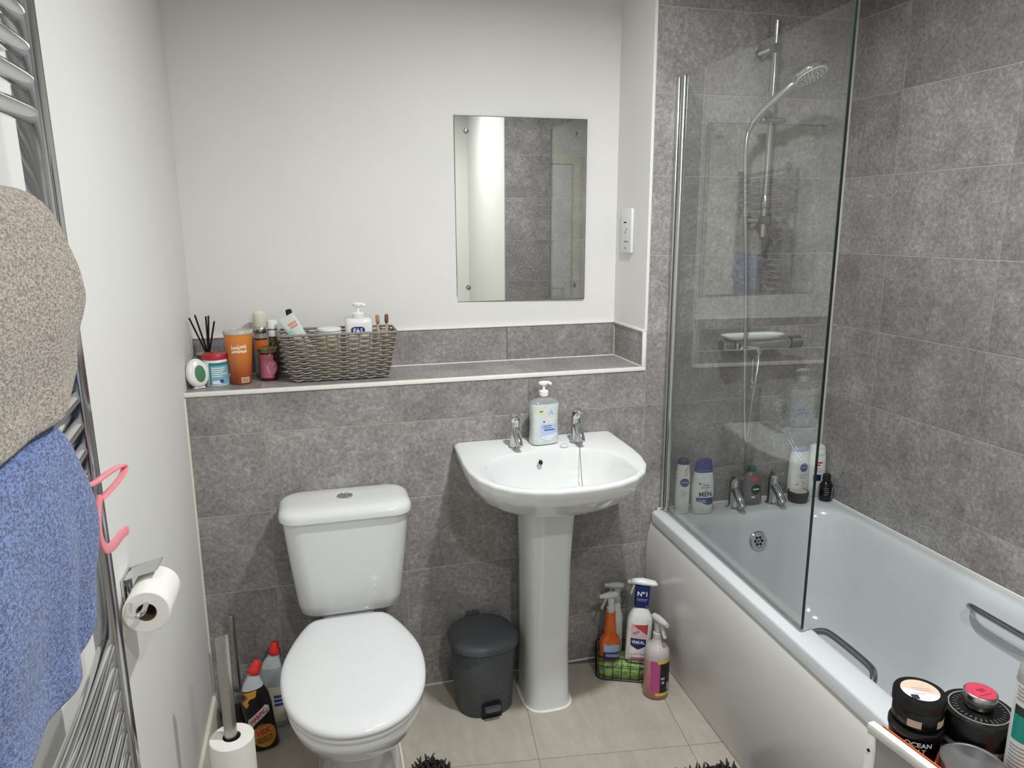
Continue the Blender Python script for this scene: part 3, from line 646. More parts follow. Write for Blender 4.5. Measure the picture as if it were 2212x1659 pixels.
def towel(name, label, mat, ztop, zfront, zback, y0, y1, xf, xb, folds, corner, seedv, tilt):
    """cloth folded over a rung: a thick sheet with front and back drop, rounded far-lower corner"""
    rnd = random.Random(seedv); NU, NV = 40, 46
    def prof(v, zt, zf, zb):
        # v 0..1 runs from the front hem over the rung to the back hem
        rad = (xf-xb)/2; cx = (xf+xb)/2; zc = zt-rad; Lf = zc-zf; Lb = zc-zb; La = PI*rad; L = Lf+La+Lb; d = v*L
        if d < Lf: return (xf, zf+d, 1-d/Lf)
        if d < Lf+La:
            a = (d-Lf)/La*PI; return (cx+rad*math.cos(a), zc+rad*math.sin(a), 0)
        return (xb, zc-(d-Lf-La), -(d-Lf-La)/Lb)
    rows = []
    for j in range(NV+1):
        row = []
        for i in range(NU+1):
            u = i/NU; y = y1+(y0-y1)*u            # u=0 is the end away from the camera
            s_ = u*abs(y1-y0); rise = lambda q: q-math.sqrt(max(0.0, q*q-(q-s_)**2)) if s_ < q else 0.0
            zt = ztop-rise(corner); zf_ = zfront+rise(tilt); x, z, fr = prof(j/NV, zt, zf_, zback+rise(tilt)*0.9)
            if fr > 0:                              # front drop: folds and a pulled-in lower corner
                x += folds*min(1.0, u*5)*fr*math.sin(u*17+seedv)*(0.6+0.4*math.sin(u*7.3)) + 0.010*math.sin(PI*min(1, fr*1.3))
                y += 0.012*math.sin(PI*fr)*(1-u)**3
            elif fr < 0:
                x += folds*0.2*(-fr)*math.sin(u*13)
            row.append(Vector((x, y, z)))
        rows.append(row)
    bm = NB(); V = [[bm.verts.new(p) for p in r] for r in rows]
    for a, b in zip(V, V[1:]):
        for i in range(NU): bm.faces.new((a[i], a[i+1], b[i+1], b[i]))
    bmesh.ops.recalc_face_normals(bm, faces=bm.faces[:])
    o = obj(name, bm, mat, angle=180); so_ = o.modifiers.new('thick', 'SOLIDIFY'); so_.thickness = 0.014; so_.offset = 1
    ss = o.modifiers.new('sub', 'SUBSURF'); ss.levels = 1; ss.render_levels = 1
    return tag(o, label, 'towel')
towel('bath_towel', 'taupe terry towel folded over the upper part of the radiator', 'towel_brown', 1.551, 1.332, 1.35, -1.69, -1.305, 0.106, 0.056, 0.004, 0.055, 3, 0.11)
towel('bath_towel', 'blue terry towel folded over the radiator below the taupe towel', 'towel_blue', 1.325, 1.080, 1.075, -1.69, -1.378, 0.108, 0.054, 0.011, 0.03, 8, 0.055)

# pink hanger hooked between the rungs
t = thing('plastic_hanger', 'pink plastic hanger caught on the radiator beside the blue towel', 'hanger', (0.112, -1.25, 1.18))
M('pink', 'e48a93', 0.4); o_ = Vector((0.112, -1.25, 1.18))
top = [(0.104, -1.345, 1.238), (0.112, -1.310, 1.232), (0.113, -1.24, 1.223), (0.114, -1.195, 1.216), (0.115, -1.178, 1.211), (0.115, -1.184, 1.205), (0.115, -1.215, 1.203), (0.116, -1.26, 1.206), (0.116, -1.305, 1.209)]
obj('hanger_arm', tube(catmull(lp(*top), 6), 0.004, 10, flat=(0.0022, 0.0045), up0=(0, 0, 1)), 'pink', t)
bot = [(0.116, -1.303, 1.213), (0.116, -1.318, 1.196), (0.116, -1.322, 1.172), (0.116, -1.314, 1.154), (0.116, -1.292, 1.143), (0.116, -1.262, 1.138), (0.116, -1.232, 1.136), (0.116, -1.207, 1.131)]
obj('hanger_hook', tube(catmull(lp(*bot), 6), 0.004, 10, flat=(0.0062, 0.0028), up0=(0, 1, 0.3)), 'pink', t)

# ================================================================== TOILET ROLL ON THE WALL
t = thing('toilet_roll_holder', 'chrome toilet roll holder screwed to the white wall', 'holder', (0, -0.80, 0.86))
obj('wall_plate', box(0.0005, 0.006, -0.035, 0.025, -0.018, 0.030, bev=0.002), 'chrome', t)
obj('cover_flap', move(rotm(box(0.0, 0.060, -0.032, 0.024, -0.001, 0.001, bev=0.0006), 'Y', -14), 0.006, 0, 0.028), 'chrome', t)
obj('roll_arm', tube(catmull([(0.006, -0.012, 0.008), (0.02, -0.055, 0.006), (0.030, -0.115, 0.004), (0.044, -0.128, 0.0035), (0.052, -0.115, 0.003), (0.052, -0.08, 0.002), (0.052, 0.03, 0.002)], 6), 0.0048, 12), 'chrome', t)
def roll(label, loc, r, ri, L, rot=None, group=None):
    t = thing('toilet_roll', label, 'toilet roll', loc, rot=rot, group=group)
    pr = [(ri, 0), (r-0.002, 0), (r, 0.002), (r, L-0.002), (r-0.002, L), (ri, L), (ri, 0)]
    bm = loft([circ(0, 0, z, a, 48) for a, z in pr], False, False); bmesh.ops.remove_doubles(bm, verts=bm.verts[:], dist=1e-6)
    obj('paper', bm, 'paper', t)
    bm = loft([circ(0, 0, z, a, 32) for a, z in [(ri-0.0002, 0.001), (ri-0.0002, L-0.001), (ri-0.0015, L-0.001), (ri-0.0015, 0.001), (ri-0.0002, 0.001)]], False, False); bmesh.ops.remove_doubles(bm, verts=bm.verts[:], dist=1e-6)
    obj('cardboard_core', bm, 'card', t)
    return t
t = roll('part-used white toilet roll on the chrome wall holder', (0.050, -0.885, 0.846), 0.040, 0.0175, 0.108, rot=(R(-90), 0, 0))
sh = loft([[Vector((-0.0402-0.0004, y, z)) for z in (0.001, 0.107)] + [Vector((-0.0402+0.0002, y, z)) for z in (0.107, 0.001)] for y in (0.0, 0.02, 0.045)]); obj('loose_sheet', sh, 'paper', t)

# ================================================================== STAND WITH SPARE ROLLS, BRUSH
t = thing('roll_stand', 'steel floor stand holding spare toilet rolls beside the toilet', 'stand', (0.126, -0.585, 0))
obj('stand_base', lathe([(0.062, 0.0005), (0.066, 0.003), (0.066, 0.008), (0.06, 0.012)], 40), 'steel', t)
pt = [Vector((0.0145*math.cos(2*PI*i/28), 0.0145*math.sin(2*PI*i/28), 0.0)) for i in range(28)]
pole = loft([[Vector((p.x, p.y, 0.012)) for p in pt], [Vector((p.x, p.y, 0.612-p.y*0.55+p.x*0.2)) for p in pt], [Vector((p.x*0.86, p.y*0.86, 0.612-p.y*0.55+p.x*0.2)) for p in pt], [Vector((p.x*0.86, p.y*0.86, 0.55)) for p in pt]])
obj('stand_pole', pole, 'steel', t)
for k, lb in enumerate(['spare white toilet roll at the bottom of the steel stand', 'spare white toilet roll in the middle of the steel stand', 'spare white toilet roll on top of the steel stand by the toilet']):
    roll(lb, (0.1275, -0.586, 0.0135+k*0.1135), 0.050, 0.0205, 0.112, group='rolls on the steel stand')
t = thing('toilet_brush', 'toilet brush with a thin steel handle in a black holder in the corner', 'brush', (0.084, -0.078, 0))
obj('brush_holder', lathe([(0.044, 0.0005), (0.046, 0.004), (0.043, 0.120), (0.041, 0.123)], 36), 'black_gloss', t)
obj('holder_rim', lathe([(0.041, 0.1235), (0.0435, 0.125), (0.0435, 0.131), (0.038, 0.135), (0.012, 0.137)], 36), C('rim_grey', '5f6468', rough=0.35), t)
obj('brush_handle', tube([(0.002, 0, 0.1375), (-0.001, 0, 0.34), (-0.002, 0.0, 0.390), (-0.002, 0, 0.394)], [0.0070, 0.0075, 0.0078, 0.006], 16), 'steel', t)

# ================================================================== PEDAL BIN
t = thing('pedal_bin', 'small dark grey plastic pedal bin beside the basin pedestal', 'bin', (0.836, -0.130, 0), rotz=R(4))
def bn(z, rx, ry, n=2.5): return sup(0, 0, z, rx, ry, n, 64)
obj('bin_body', loft([bn(0.001, 0.086, 0.086), bn(0.006, 0.090, 0.090), bn(0.12, 0.0965, 0.0965), bn(0.222, 0.102, 0.102), bn(0.226, 0.098, 0.098)]), 'bin_weave', t, angle=60)
obj('bin_lid', loft([bn(0.2265, 0.106, 0.106), bn(0.228, 0.110, 0.110), bn(0.240, 0.110, 0.110), bn(0.246, 0.107, 0.107), bn(0.254, 0.100, 0.100, 2.4), bn(0.262, 0.086, 0.086, 2.3), bn(0.267, 0.06, 0.06, 2.2), bn(0.268, 0.02, 0.02, 2)]), 'grey_plastic', t, angle=50)
obj('lid_hinge', move(box(-0.022, 0.022, -0.006, 0.010, 0.225, 0.262, bev=0.004), 0, 0.108, 0), 'grey_plastic', t)
ar = [(-0.030, 0.002), (-0.030, 0.045), (-0.026, 0.054), (-0.016, 0.058), (0.016, 0.058), (0.026, 0.054), (0.030, 0.045), (0.030, 0.002)]
fr = loft([[Vector((x*k, yy, 0.002+(z-0.002)*kz)) for x, z in ar] for k, kz, yy in ((1.08, 1.05, -0.0860), (1.08, 1.05, -0.0935), (1.0, 1.0, -0.0945), (0.95, 0.97, -0.0930))], True, True)
obj('pedal_recess', fr, 'black', t)
pdl = loft([rrect(-0.026, 0.026, -0.122, -0.099, z, 0.009, 6, 4) for z in (0.010, 0.012, 0.020, 0.022)]); xform(pdl, Matrix.Rotation(R(-14), 4, 'X')); 
obj('pedal', move(pdl, 0, 0, -0.004), 'grey_plastic', t)

# ================================================================== BOTTLE HELPERS
def bottle(name, label, cat, loc, rings, mat, rotz=0.0, rot=None, group=None, part='bottle_body', N=48):
    t = thing(name, label, cat, loc, rotz, group, rot); B = Body(rings, N); b = obj(part, B.mesh(), mat, t, angle=50); return t, B, b
def pump(t, z, s=1.0, mat='white_print', turn=0.0):
    c = obj('pump_collar', lathe([(0.0150*s, z), (0.0155*s, z+0.002), (0.0155*s, z+0.016*s), (0.0125*s, z+0.018*s)], 28), mat, t)
    obj('pump_stem', lathe([(0.0048*s, z+0.0182*s), (0.0048*s, z+0.036*s)], 14), mat, t)
    h = loft([sup(-0.002*s, 0, z+(0.036+dz)*s, rx*s, ry*s, 2.2, 24) for dz, rx, ry in ((0, 0.011, 0.009), (0.004, 0.016, 0.011), (0.009, 0.016, 0.011), (0.012, 0.009, 0.007))])
    n = tube(catmull([(0.0, 0, z+0.043*s), (0.012*s, 0, z+0.043*s), (0.020*s, 0, z+0.0405*s), (0.025*s, 0, z+0.037*s)], 3), [0.006*s]*5+[0.005*s]*5, 10)
    for b, nm in ((h, 'pump_head'), (n, 'pump_nozzle')): obj(nm, rotm(b, 'Z', turn), mat, t)
def trigger(t, z, mat, s=1.0, turn=0.0, shroud=None):
    """spray trigger whose nozzle points along -x"""
    P_ = []
    P_.append(('trigger_collar', lathe([(0.0135*s, z), (0.014*s, z+0.002), (0.014*s, z+0.018*s), (0.011*s, z+0.020*s)], 24), mat))
    P_.append(('trigger_neck', loft([sup(0, 0, z+dz*s, rx*s, ry*s, 2.6, 24) for dz, rx, ry in ((0.020, 0.0105, 0.0095), (0.045, 0.0125, 0.010), (0.055, 0.014, 0.011))]), shroud or mat))
    hd = loft([[Vector((x*s, p.y, z+(0.064+p.z)*s)) for p in [Vector((0, ry*s*math.cos(2*PI*i/20), rz*math.sin(2*PI*i/20))) for i in range(20)]] for x, ry, rz in ((0.026, 0.006, 0.004), (0.022, 0.011, 0.009), (0.0, 0.013, 0.012), (-0.025, 0.011, 0.010), (-0.036, 0.008, 0.008))])
    P_.append(('trigger_head', hd, mat))
    P_.append(('nozzle', tube([(-0.036*s, 0, z+0.064*s), (-0.046*s, 0, z+0.064*s)], 0.0075*s, 14), mat))
    P_.append(('trigger_lever', tube(catmull([(-0.020*s, 0, z+0.056*s), (-0.026*s, 0, z+0.040*s), (-0.034*s, 0, z+0.024*s), (-0.036*s, 0, z+0.016*s)], 4), 0.004, 8, flat=(0.0026*s, 0.006*s), up0=(1, 0, 0)), mat))
    for nm, b, m in P_: obj(nm, rotm(b, 'Z', turn), m, t)
def lines(n, s0, s1, z0, dz, h, seed):
    r = random.Random(seed); return f_join(*[f_rect(s0, s0+(s1-s0)*r.uniform(0.6, 1.0), z0-k*dz, z0-k*dz+h) for k in range(n)])
C('red', 'd8332e', rough=0.35); C('orange', 'dd6f2a', rough=0.4); C('navy', '1c2a63', rough=0.35); C('blue', '2a4a9e', rough=0.35); C('pale_blue', '9db9dc', rough=0.45)
C('yellow', 'd9a53a', rough=0.4); C('pale_yellow', 'dfe08a', rough=0.4); C('green', '3f7a54', rough=0.5); C('teal', '15897c', rough=0.4); C('dark_text', '2b2b30', rough=0.5)
C('red_text', 'c2293a', rough=0.4); C('grey_text', '8d8f93', rough=0.5); C('white_pl', 'e6e7e4', rough=0.25); C('peach', 'd8bba6', rough=0.45); C('pinkred', 'c8405a', rough=0.4); C('magenta', 'c04a8c', rough=0.4)

# ================================================================== HAND SOAP ON THE BASIN
t, B, b = bottle('hand_soap_bottle', 'clear hand soap pump bottle with a pale blue label on the basin', 'soap bottle', (1.060, -0.062, 0.842),
    [(0.0, 0.040, 0.022, 3.2), (0.003, 0.046, 0.027, 3.2), (0.02, 0.0465, 0.0275, 3.2), (0.06, 0.0440, 0.0265, 3.2), (0.10, 0.0455, 0.027, 3.2), (0.125, 0.0485, 0.027, 3.2), (0.1335, 0.0490, 0.027, 3.2)], C('soap', 'd3dad7', rough=0.18, coat=0.3), rotz=R(6))
sh = Body([(0.1336, 0.0490, 0.027, 3.2), (0.139, 0.046, 0.025, 3.0), (0.146, 0.030, 0.019, 2.6), (0.150, 0.015, 0.014, 2.0), (0.156, 0.0135, 0.0135, 2.0)])
obj('clear_shoulder', sh.mesh(), C('clear_grey', '8f9499', rough=0.08, coat=0.5), t)
pump(t, 0.1562, 0.95, turn=-8)
decal('label_panel', B, f_poly([(-0.022, 0.068), (0.036, 0.068), (0.036, 0.040), (0.007, 0.010), (-0.022, 0.028)]), C('label_blue', 'b7c9e6', rough=0.35), t)
decal('label_chevron', B, f_poly([(-0.020, 0.030), (0.034, 0.038), (0.034, 0.030), (0.007, 0.012), (-0.020, 0.024)]), C('label_white', 'dbe4ee', rough=0.35), t, 0.0007)
decal('label_lettering', B, f_join(lines(2, -0.014, 0.030, 0.062, 0.006, 0.0018, 4), f_rect(-0.010, 0.026, 0.048, 0.0515)), 'blue', t, 0.0008)
decal('yellow_tag', B, f_rect(-0.034, -0.006, 0.104, 0.118), C('tag_yellow', 'e3e6b0', rough=0.4), t)
decal('tag_mark', B, f_rect(-0.026, -0.014, 0.108, 0.114), C('olive', '8b8f3c', rough=0.4), t, 0.0007)
decal('letter_print', B, f_text('A', 0.026, 0.014, 0.106), C('print_blue', '8fb4dc', rough=0.4), t)
decal('dot_print', B, f_ell(-0.010, 0.077, 0.0028, 0.0028), 'dark_text', t)

# ================================================================== THINGS ON THE LEDGE
ZS = HS + 0.0005
t = thing('air_freshener', 'white egg-shaped air freshener with a green oval at the end of the ledge', 'air freshener', (0.036, 0.060, ZS), rot=(R(-14), 0, R(30)))
eg = loft([[Vector((rx*math.sin(2*PI*i/40), y, 0.044+rz*math.cos(2*PI*i/40)*(1.0 if math.cos(2*PI*i/40) > 0 else 0.9))) for i in range(40)] for y, rx, rz in ((0.014, 0.022, 0.032), (0.010, 0.030, 0.042), (0.0, 0.033, 0.046), (-0.008, 0.031, 0.043), (-0.012, 0.024, 0.034))])
obj('shell', eg, 'white_pl', t, angle=50)
obj('green_gel', loft([[Vector((rx*math.sin(2*PI*i/32)+0.004, y, 0.043+rz*math.cos(2*PI*i/32))) for i in range(32)] for y, rx, rz in ((-0.0115, 0.015, 0.025), (-0.0135, 0.015, 0.025), (-0.0145, 0.010, 0.018))]), 'green', t)
obj('foot', box(-0.016, 0.016, -0.004, 0.014, 0.0, 0.006, bev=0.002), 'white_pl', t)

t, B, b = bottle('wipes_tub', 'short round tub with a red lid and teal printed label', 'tub', (0.079, 0.108, ZS), [(0.0, 0.034, 0.034, 2), (0.003, 0.036, 0.036, 2), (0.078, 0.036, 0.036, 2), (0.080, 0.034, 0.034, 2)], 'white_pl', part='tub_body')
obj('tub_lid', lathe([(0.035, 0.0802), (0.0372, 0.081), (0.0372, 0.092), (0.035, 0.095), (0.03, 0.0955)], 36), C('lid_red', 'b32036', rough=0.35), t)
decal('teal_label', B, f_rect(-0.014, 0.045, 0.006, 0.070), C('label_teal', '7fb4c0', rough=0.4), t)
decal('teal_band', B, f_join(f_rect(-0.016, -0.012, 0.004, 0.072), f_rect(-0.016, 0.045, 0.063, 0.072)), C('deep_teal', '2d7f8d', rough=0.4), t, 0.0007)
decal('label_lines', B, f_join(lines(5, -0.008, 0.040, 0.054, 0.006, 0.0025, 9), f_rect(-0.008, 0.020, 0.008, 0.018)), 'white_print', t, 0.0008)
decal('label_text', B, f_join(lines(4, -0.040, -0.020, 0.060, 0.010, 0.003, 3)), C('label_red', 'b5616a', rough=0.4), t, 0.0007)
decal('label_roundel', B, f_ell(0.018, 0.016, 0.006, 0.006), 'blue', t, 0.001)

t, B, b = bottle('paper_cup', 'tall tapering orange cup with cream lettering and a pale lid', 'cup', (0.149, 0.108, ZS), [(0.0, 0.0270, 0.0270, 2), (0.002, 0.0285, 0.0285, 2), (0.152, 0.0415, 0.0415, 2)], 'orange', part='cup_body')
def mat_grad(key, stops):
    m = bpy.data.materials.new(key); m.use_nodes = True; nt = m.node_tree; b_ = nt.nodes['Principled BSDF']; b_.inputs['Roughness'].default_value = 0.4
    tc = nt.nodes.new('ShaderNodeTexCoord'); sp = nt.nodes.new('ShaderNodeSeparateXYZ'); nt.links.new(tc.outputs['Object'], sp.inputs[0])
    n = nt.nodes.new('ShaderNodeTexNoise'); n.inputs['Scale'].default_value = 120; nt.links.new(tc.outputs['Object'], n.inputs['Vector'])
    ma = nt.nodes.new('ShaderNodeMath'); ma.operation = 'MULTIPLY_ADD'; ma.inputs[1].default_value = 0.03; nt.links.new(n.outputs['Fac'], ma.inputs[0]); nt.links.new(sp.outputs['Z'], ma.inputs[2])
    mr_ = nt.nodes.new('ShaderNodeMapRange'); mr_.inputs['From Min'].default_value = stops[0][0]; mr_.inputs['From Max'].default_value = stops[-1][0]; nt.links.new(ma.outputs[0], mr_.inputs['Value'])
    cr = nt.nodes.new('ShaderNodeValToRGB'); el = cr.color_ramp.elements; sp_ = stops[-1][0]-stops[0][0]
    el[0].color = lin(stops[0][1]); el[1].color = lin(stops[-1][1])
    for z, c in stops[1:-1]:
        e = el.new((z-stops[0][0])/sp_); e.color = lin(c)
    nt.links.new(mr_.outputs[0], cr.inputs['Fac']); nt.links.new(cr.outputs['Color'], b_.inputs['Base Color']); MATS[key] = m
mat_grad('cup_print', [(0.0, '8a3f2c'), (0.05, 'b85a30'), (0.09, 'd07a3a'), (0.165, 'e08a3c')])
b.data.materials[0] = MATS['cup_print']
obj('cup_lid', lathe([(0.0415, 0.1522), (0.0432, 0.153), (0.0432, 0.160), (0.041, 0.163), (0.036, 0.1635), (0.035, 0.161)], 36), C('lid_pale', 'b9b4ae', rough=0.3), t)
r_ = random.Random(5); sc_ = []
for k in range(7):
    sc_.append(f_ell(-0.021+k*0.0065, 0.112+r_.uniform(-0.002, 0.002)+k*0.0006, 0.0034, 0.0045)); 
    if k in (0, 3, 6): sc_.append(f_rect(-0.023+k*0.0065, -0.0205+k*0.0065, 0.108, 0.124))
    sc_.append(f_ell(-0.021+k*0.0065, 0.100+r_.uniform(-0.002, 0.002)+k*0.0006, 0.0036, 0.0042))
decal('script_print', B, f_join(*sc_), C('cream_print', 'efd8bd', rough=0.4), t, shift=0.004)
decal('small_sticker', B, f_rect(0.002, 0.028, 0.006, 0.023), C('sticker', 'd0b792', rough=0.5), t, 0.0006)
decal('sticker_lines', B, f_join(f_rect(0.005, 0.025, 0.016, 0.018), f_rect(0.005, 0.022, 0.011, 0.013)), C('sticker_ink', '7c6548', rough=0.5), t, 0.0009)

t = thing('reed_diffuser', 'brown glass reed diffuser with black reeds in the corner of the ledge', 'diffuser', (0.048, 0.192, ZS))
obj('diffuser_jar', lathe([(0.036, 0.0), (0.040, 0.003), (0.040, 0.070), (0.037, 0.076), (0.030, 0.079)], 36), C('amber', '5a3f34', rough=0.15, coat=0.4), t)
obj('jar_lip', lathe([(0.0305, 0.079), (0.033, 0.080), (0.033, 0.086), (0.030, 0.0875), (0.014, 0.0878)], 32), C('lip', '9c8f86', rough=0.3), t)
for x0, y0, x1, y1, z1 in ((-0.004, -0.004, -0.038, -0.035, 0.198), (0.0, -0.002, -0.022, -0.030, 0.206), (0.003, 0.0, 0.006, -0.012, 0.199), (0.004, -0.003, 0.014, -0.014, 0.201), (0.006, 0.002, 0.030, -0.020, 0.184)):
    obj('reed', tube([(x0, y0, 0.088), (x1, y1, z1)], 0.0027, 8), 'black', t)

t, B, b = bottle('spray_mist_bottle', 'slim clear bottle with a pale domed cap behind the orange cup', 'bottle', (0.207, 0.205, ZS), [(0.0, 0.021, 0.021, 2), (0.003, 0.0235, 0.0235, 2), (0.125, 0.0235, 0.0235, 2), (0.136, 0.018, 0.018, 2), (0.142, 0.0165, 0.0165, 2)], C('mist', '8f8a80', rough=0.12, coat=0.5))
obj('metal_collar', lathe([(0.0235, 0.1425), (0.0245, 0.144), (0.0245, 0.155), (0.023, 0.1575)], 32), 'silver', t)
obj('domed_cap', lathe([(0.0195, 0.158), (0.0205, 0.16), (0.0205, 0.192), (0.0185, 0.202), (0.012, 0.2075), (0.004, 0.209)], 32), C('cap_pale', 'dcdccb', rough=0.2), t)
decal('orange_label', B, f_rect(-0.022, 0.022, 0.085, 0.118), 'orange', t); decal('silver_label', B, f_rect(-0.022, 0.022, 0.012, 0.080), C('label_silver', 'b4b7b5', rough=0.35), t)
decal('dark_band', B, f_rect(-0.022, 0.022, 0.119, 0.124), 'dark_text', t, 0.0006)
t, B, b = bottle('lotion_bottle', 'small olive lotion bottle with a white flip cap beside the wicker basket', 'bottle', (0.2435, 0.215, ZS), [(0.0, 0.014, 0.014, 2), (0.003, 0.016, 0.016, 2), (0.112, 0.016, 0.016, 2), (0.124, 0.011, 0.011, 2)], C('olive_glass', '5d5330', rough=0.15, coat=0.4))
obj('flip_cap', lathe([(0.0125, 0.1245), (0.0165, 0.126), (0.0165, 0.172), (0.015, 0.176), (0.008, 0.177)], 28), 'white_print', t)
obj('cap_band', lathe([(0.0167, 0.146), (0.0171, 0.147), (0.0171, 0.151), (0.0167, 0.152)], 28, cap0=False, cap1=False), 'silver', t)
t, B, b = bottle('scrub_jar', 'squat dark red jar with a pink printed label', 'jar', (0.2285, 0.142, ZS), [(0.0, 0.026, 0.026, 2), (0.003, 0.0285, 0.0285, 2), (0.082, 0.0285, 0.0285, 2), (0.086, 0.026, 0.026, 2)], C('wine', '4a1722', rough=0.2, coat=0.3))
decal('pink_label', B, f_rect(-0.030, 0.016, 0.010, 0.082), C('label_pink', 'b5657a', rough=0.4), t); decal('label_roundel', B, f_ell(0.012, 0.042, 0.017, 0.022), C('label_pink2', 'cb7f94', rough=0.4), t, 0.0007)
obj('jar_lid', lathe([(0.0285, 0.0865), (0.030, 0.088), (0.030, 0.100), (0.027, 0.102)], 36), C('lid_olive', '6b5a33', rough=0.4), t)

# wicker basket
bh = 0.146
BCX, BCY = 0.4425, 0.128
t = thing('wicker_basket', 'grey woven rectangular basket of toiletries on the ledge', 'basket', (BCX, BCY, ZS))
def bk(z, grow=0.0):
    f = z/bh; hx = 0.1455+(0.176-0.1455)*f+grow; hy = 0.062+(0.078-0.062)*f+grow; return hx, hy
def bk_path(z, n, grow=0.0):
    hx, hy = bk(z, grow); r = 0.016; P_ = rrect(-hx, hx, -hy, hy, z, r, 4, 30)
    L = [0.0]
    for a, c in zip(P_, P_[1:]+P_[:1]): L.append(L[-1]+(c-a).length)
    out = []
    for k in range(n):
        d = L[-1]*k/n; j = max(i for i in range(len(P_)) if L[i] <= d); a, c = P_[j], P_[(j+1) % len(P_)]; out.append((a.lerp(c, (d-L[j])/max(1e-9, L[j+1]-L[j])), (c-a).normalized()))
    return out
wv = NB(); NS = 30; rows_n = 18
for rI in range(rows_n):
    z = 0.006+rI*(bh-0.016)/(rows_n-1); n = NS*8; pts = []
    for k, (p, tg) in enumerate(bk_path(z, n)):
        nrm = Vector((tg.y, -tg.x, 0)); ph = PI*(k/8)+(PI if rI % 2 else 0)
        pts.append(p+nrm*(0.0030*math.sin(ph))+Vector((0, 0, 0.0011*math.cos(2*ph))))
    rings = []
    for k in range(n):
        tg = (pts[(k+1) % n]-pts[k-1]).normalized(); u_ = Vector((0, 0, 1)); v_ = tg.cross(u_).normalized()
        rings.append([pts[k]+u_*(0.0031*math.cos(a))+v_*(0.0024*math.sin(a)) for a in [2*PI*q/6 for q in range(6)]])
    vs = [[wv.verts.new(p) for p in rg] for rg in rings]
    for k in range(n):
        a, c = vs[k], vs[(k+1) % n]
        for q in range(6): wv.faces.new((a[q], a[(q+1) % 6], c[(q+1) % 6], c[q]))
wo = obj('weave', wv, C('wicker', '8d877d', rough=0.7, var=0.2, vscale=160), t, angle=180); wo['kind'] = 'stuff'
st_ = NB()
for k in range(NS):
    a = bk_path(0.003, NS)[k][0]; c = bk_path(bh-0.004, NS)[k][0]; tube([a, c], 0.0018, 6, bm=st_)
so2 = obj('stakes', st_, C('wicker_dark', '4f4b45', rough=0.8), t); so2['kind'] = 'stuff'
obj('rim', tube([p for p, _ in bk_path(bh, 160)], 0.0042, 8, closed=True), 'wicker', t)
hx, hy = bk(0.004); obj('basket_base', loft([rrect(-hx+0.006, hx-0.006, -hy+0.006, hy-0.006, z, 0.014, 4, 4) for z in (0.0005, 0.006)]), 'wicker_dark', t)
zb = ZS+0.0075
t, B, b = bottle('cream_pump_bottle', 'wide white cream pump bottle with a blue oval in the wicker basket', 'pump bottle', (0.507, 0.130, zb), [(0.0, 0.038, 0.024, 4), (0.003, 0.041, 0.027, 4), (0.160, 0.042, 0.027, 4), (0.172, 0.040, 0.025, 3.5), (0.176, 0.034, 0.021, 3)], 'white_pl')
decal('blue_oval', B, f_poly([(0.021*math.copysign(abs(math.cos(a))**0.6, math.cos(a))-0.004, 0.139+0.013*math.copysign(abs(math.sin(a))**0.6, math.sin(a))) for a in [2*PI*i/32 for i in range(32)]]), C('oval_blue', '2f2f86', rough=0.35), t)
decal('brand_lettering', B, f_text('E45', 0.020, -0.004, 0.1385, bold=0.0004), 'white_print', t, 0.0008)
pump(t, 0.1762, 1.0, turn=-25)
obj('pump_shroud', lathe([(0.019, 0.1765), (0.019, 0.190), (0.0165, 0.192)], 28), 'white_pl', t)
t, B, b = bottle('serum_bottle', 'black dropper bottle leaning in the wicker basket', 'bottle', (0.330, 0.150, zb), [(0.0, 0.018, 0.018, 2), (0.003, 0.020, 0.020, 2), (0.13, 0.020, 0.020, 2), (0.145, 0.012, 0.012, 2), (0.152, 0.010, 0.010, 2)], 'black_gloss', rot=(0, R(-9), 0))
obj('dropper_cap', lathe([(0.0105, 0.1525), (0.012, 0.154), (0.012, 0.180), (0.0098, 0.184), (0.0095, 0.208), (0.0065, 0.211)], 24), 'black', t)
t = thing('cream_tube', 'flat mint and coral printed tube tilted in the wicker basket', 'tube', (0.372, 0.108, zb+0.040), rot=(R(8), R(-28), 0))
tb = loft([sup(0, 0, z, rx, ry, 2.4, 32) for z, rx, ry in ((0.0, 0.012, 0.012), (0.002, 0.0135, 0.0135), (0.022, 0.0135, 0.0135), (0.0235, 0.019, 0.019), (0.06, 0.022, 0.015), (0.14, 0.0245, 0.005), (0.168, 0.025, 0.0016), (0.176, 0.025, 0.0016))])
obj('tube_body', tb, C('tube_white', 'd8e0dc', rough=0.35), t)
TB = Body([(0.06, 0.022, 0.015, 2.4), (0.14, 0.0245, 0.005, 2.4), (0.168, 0.025, 0.0016, 2.4)])
decal('coral_print', TB, f_join(f_rect(-0.008, 0.018, 0.146, 0.153), f_rect(-0.006, 0.018, 0.136, 0.143)), C('coral', 'e0968a', rough=0.4), t, 0.0008)
decal('mint_print', TB, f_ell(-0.012, 0.122, 0.009, 0.013), C('mint', 'a9dccd', rough=0.4), t, 0.0008); decal('dark_print', TB, f_join(f_ell(-0.008, 0.098, 0.004, 0.005), f_rect(0.004, 0.012, 0.094, 0.099)), 'dark_text', t, 0.0008)
t, B, b = bottle('cream_tub', 'round cream tub with a white lid in the wicker basket', 'tub', (0.416, 0.128, zb), [(0.0, 0.032, 0.032, 2), (0.003, 0.034, 0.034, 2), (0.130, 0.034, 0.034, 2), (0.132, 0.033, 0.033, 2)], C('tub_cream', 'd3d0a4', rough=0.35))
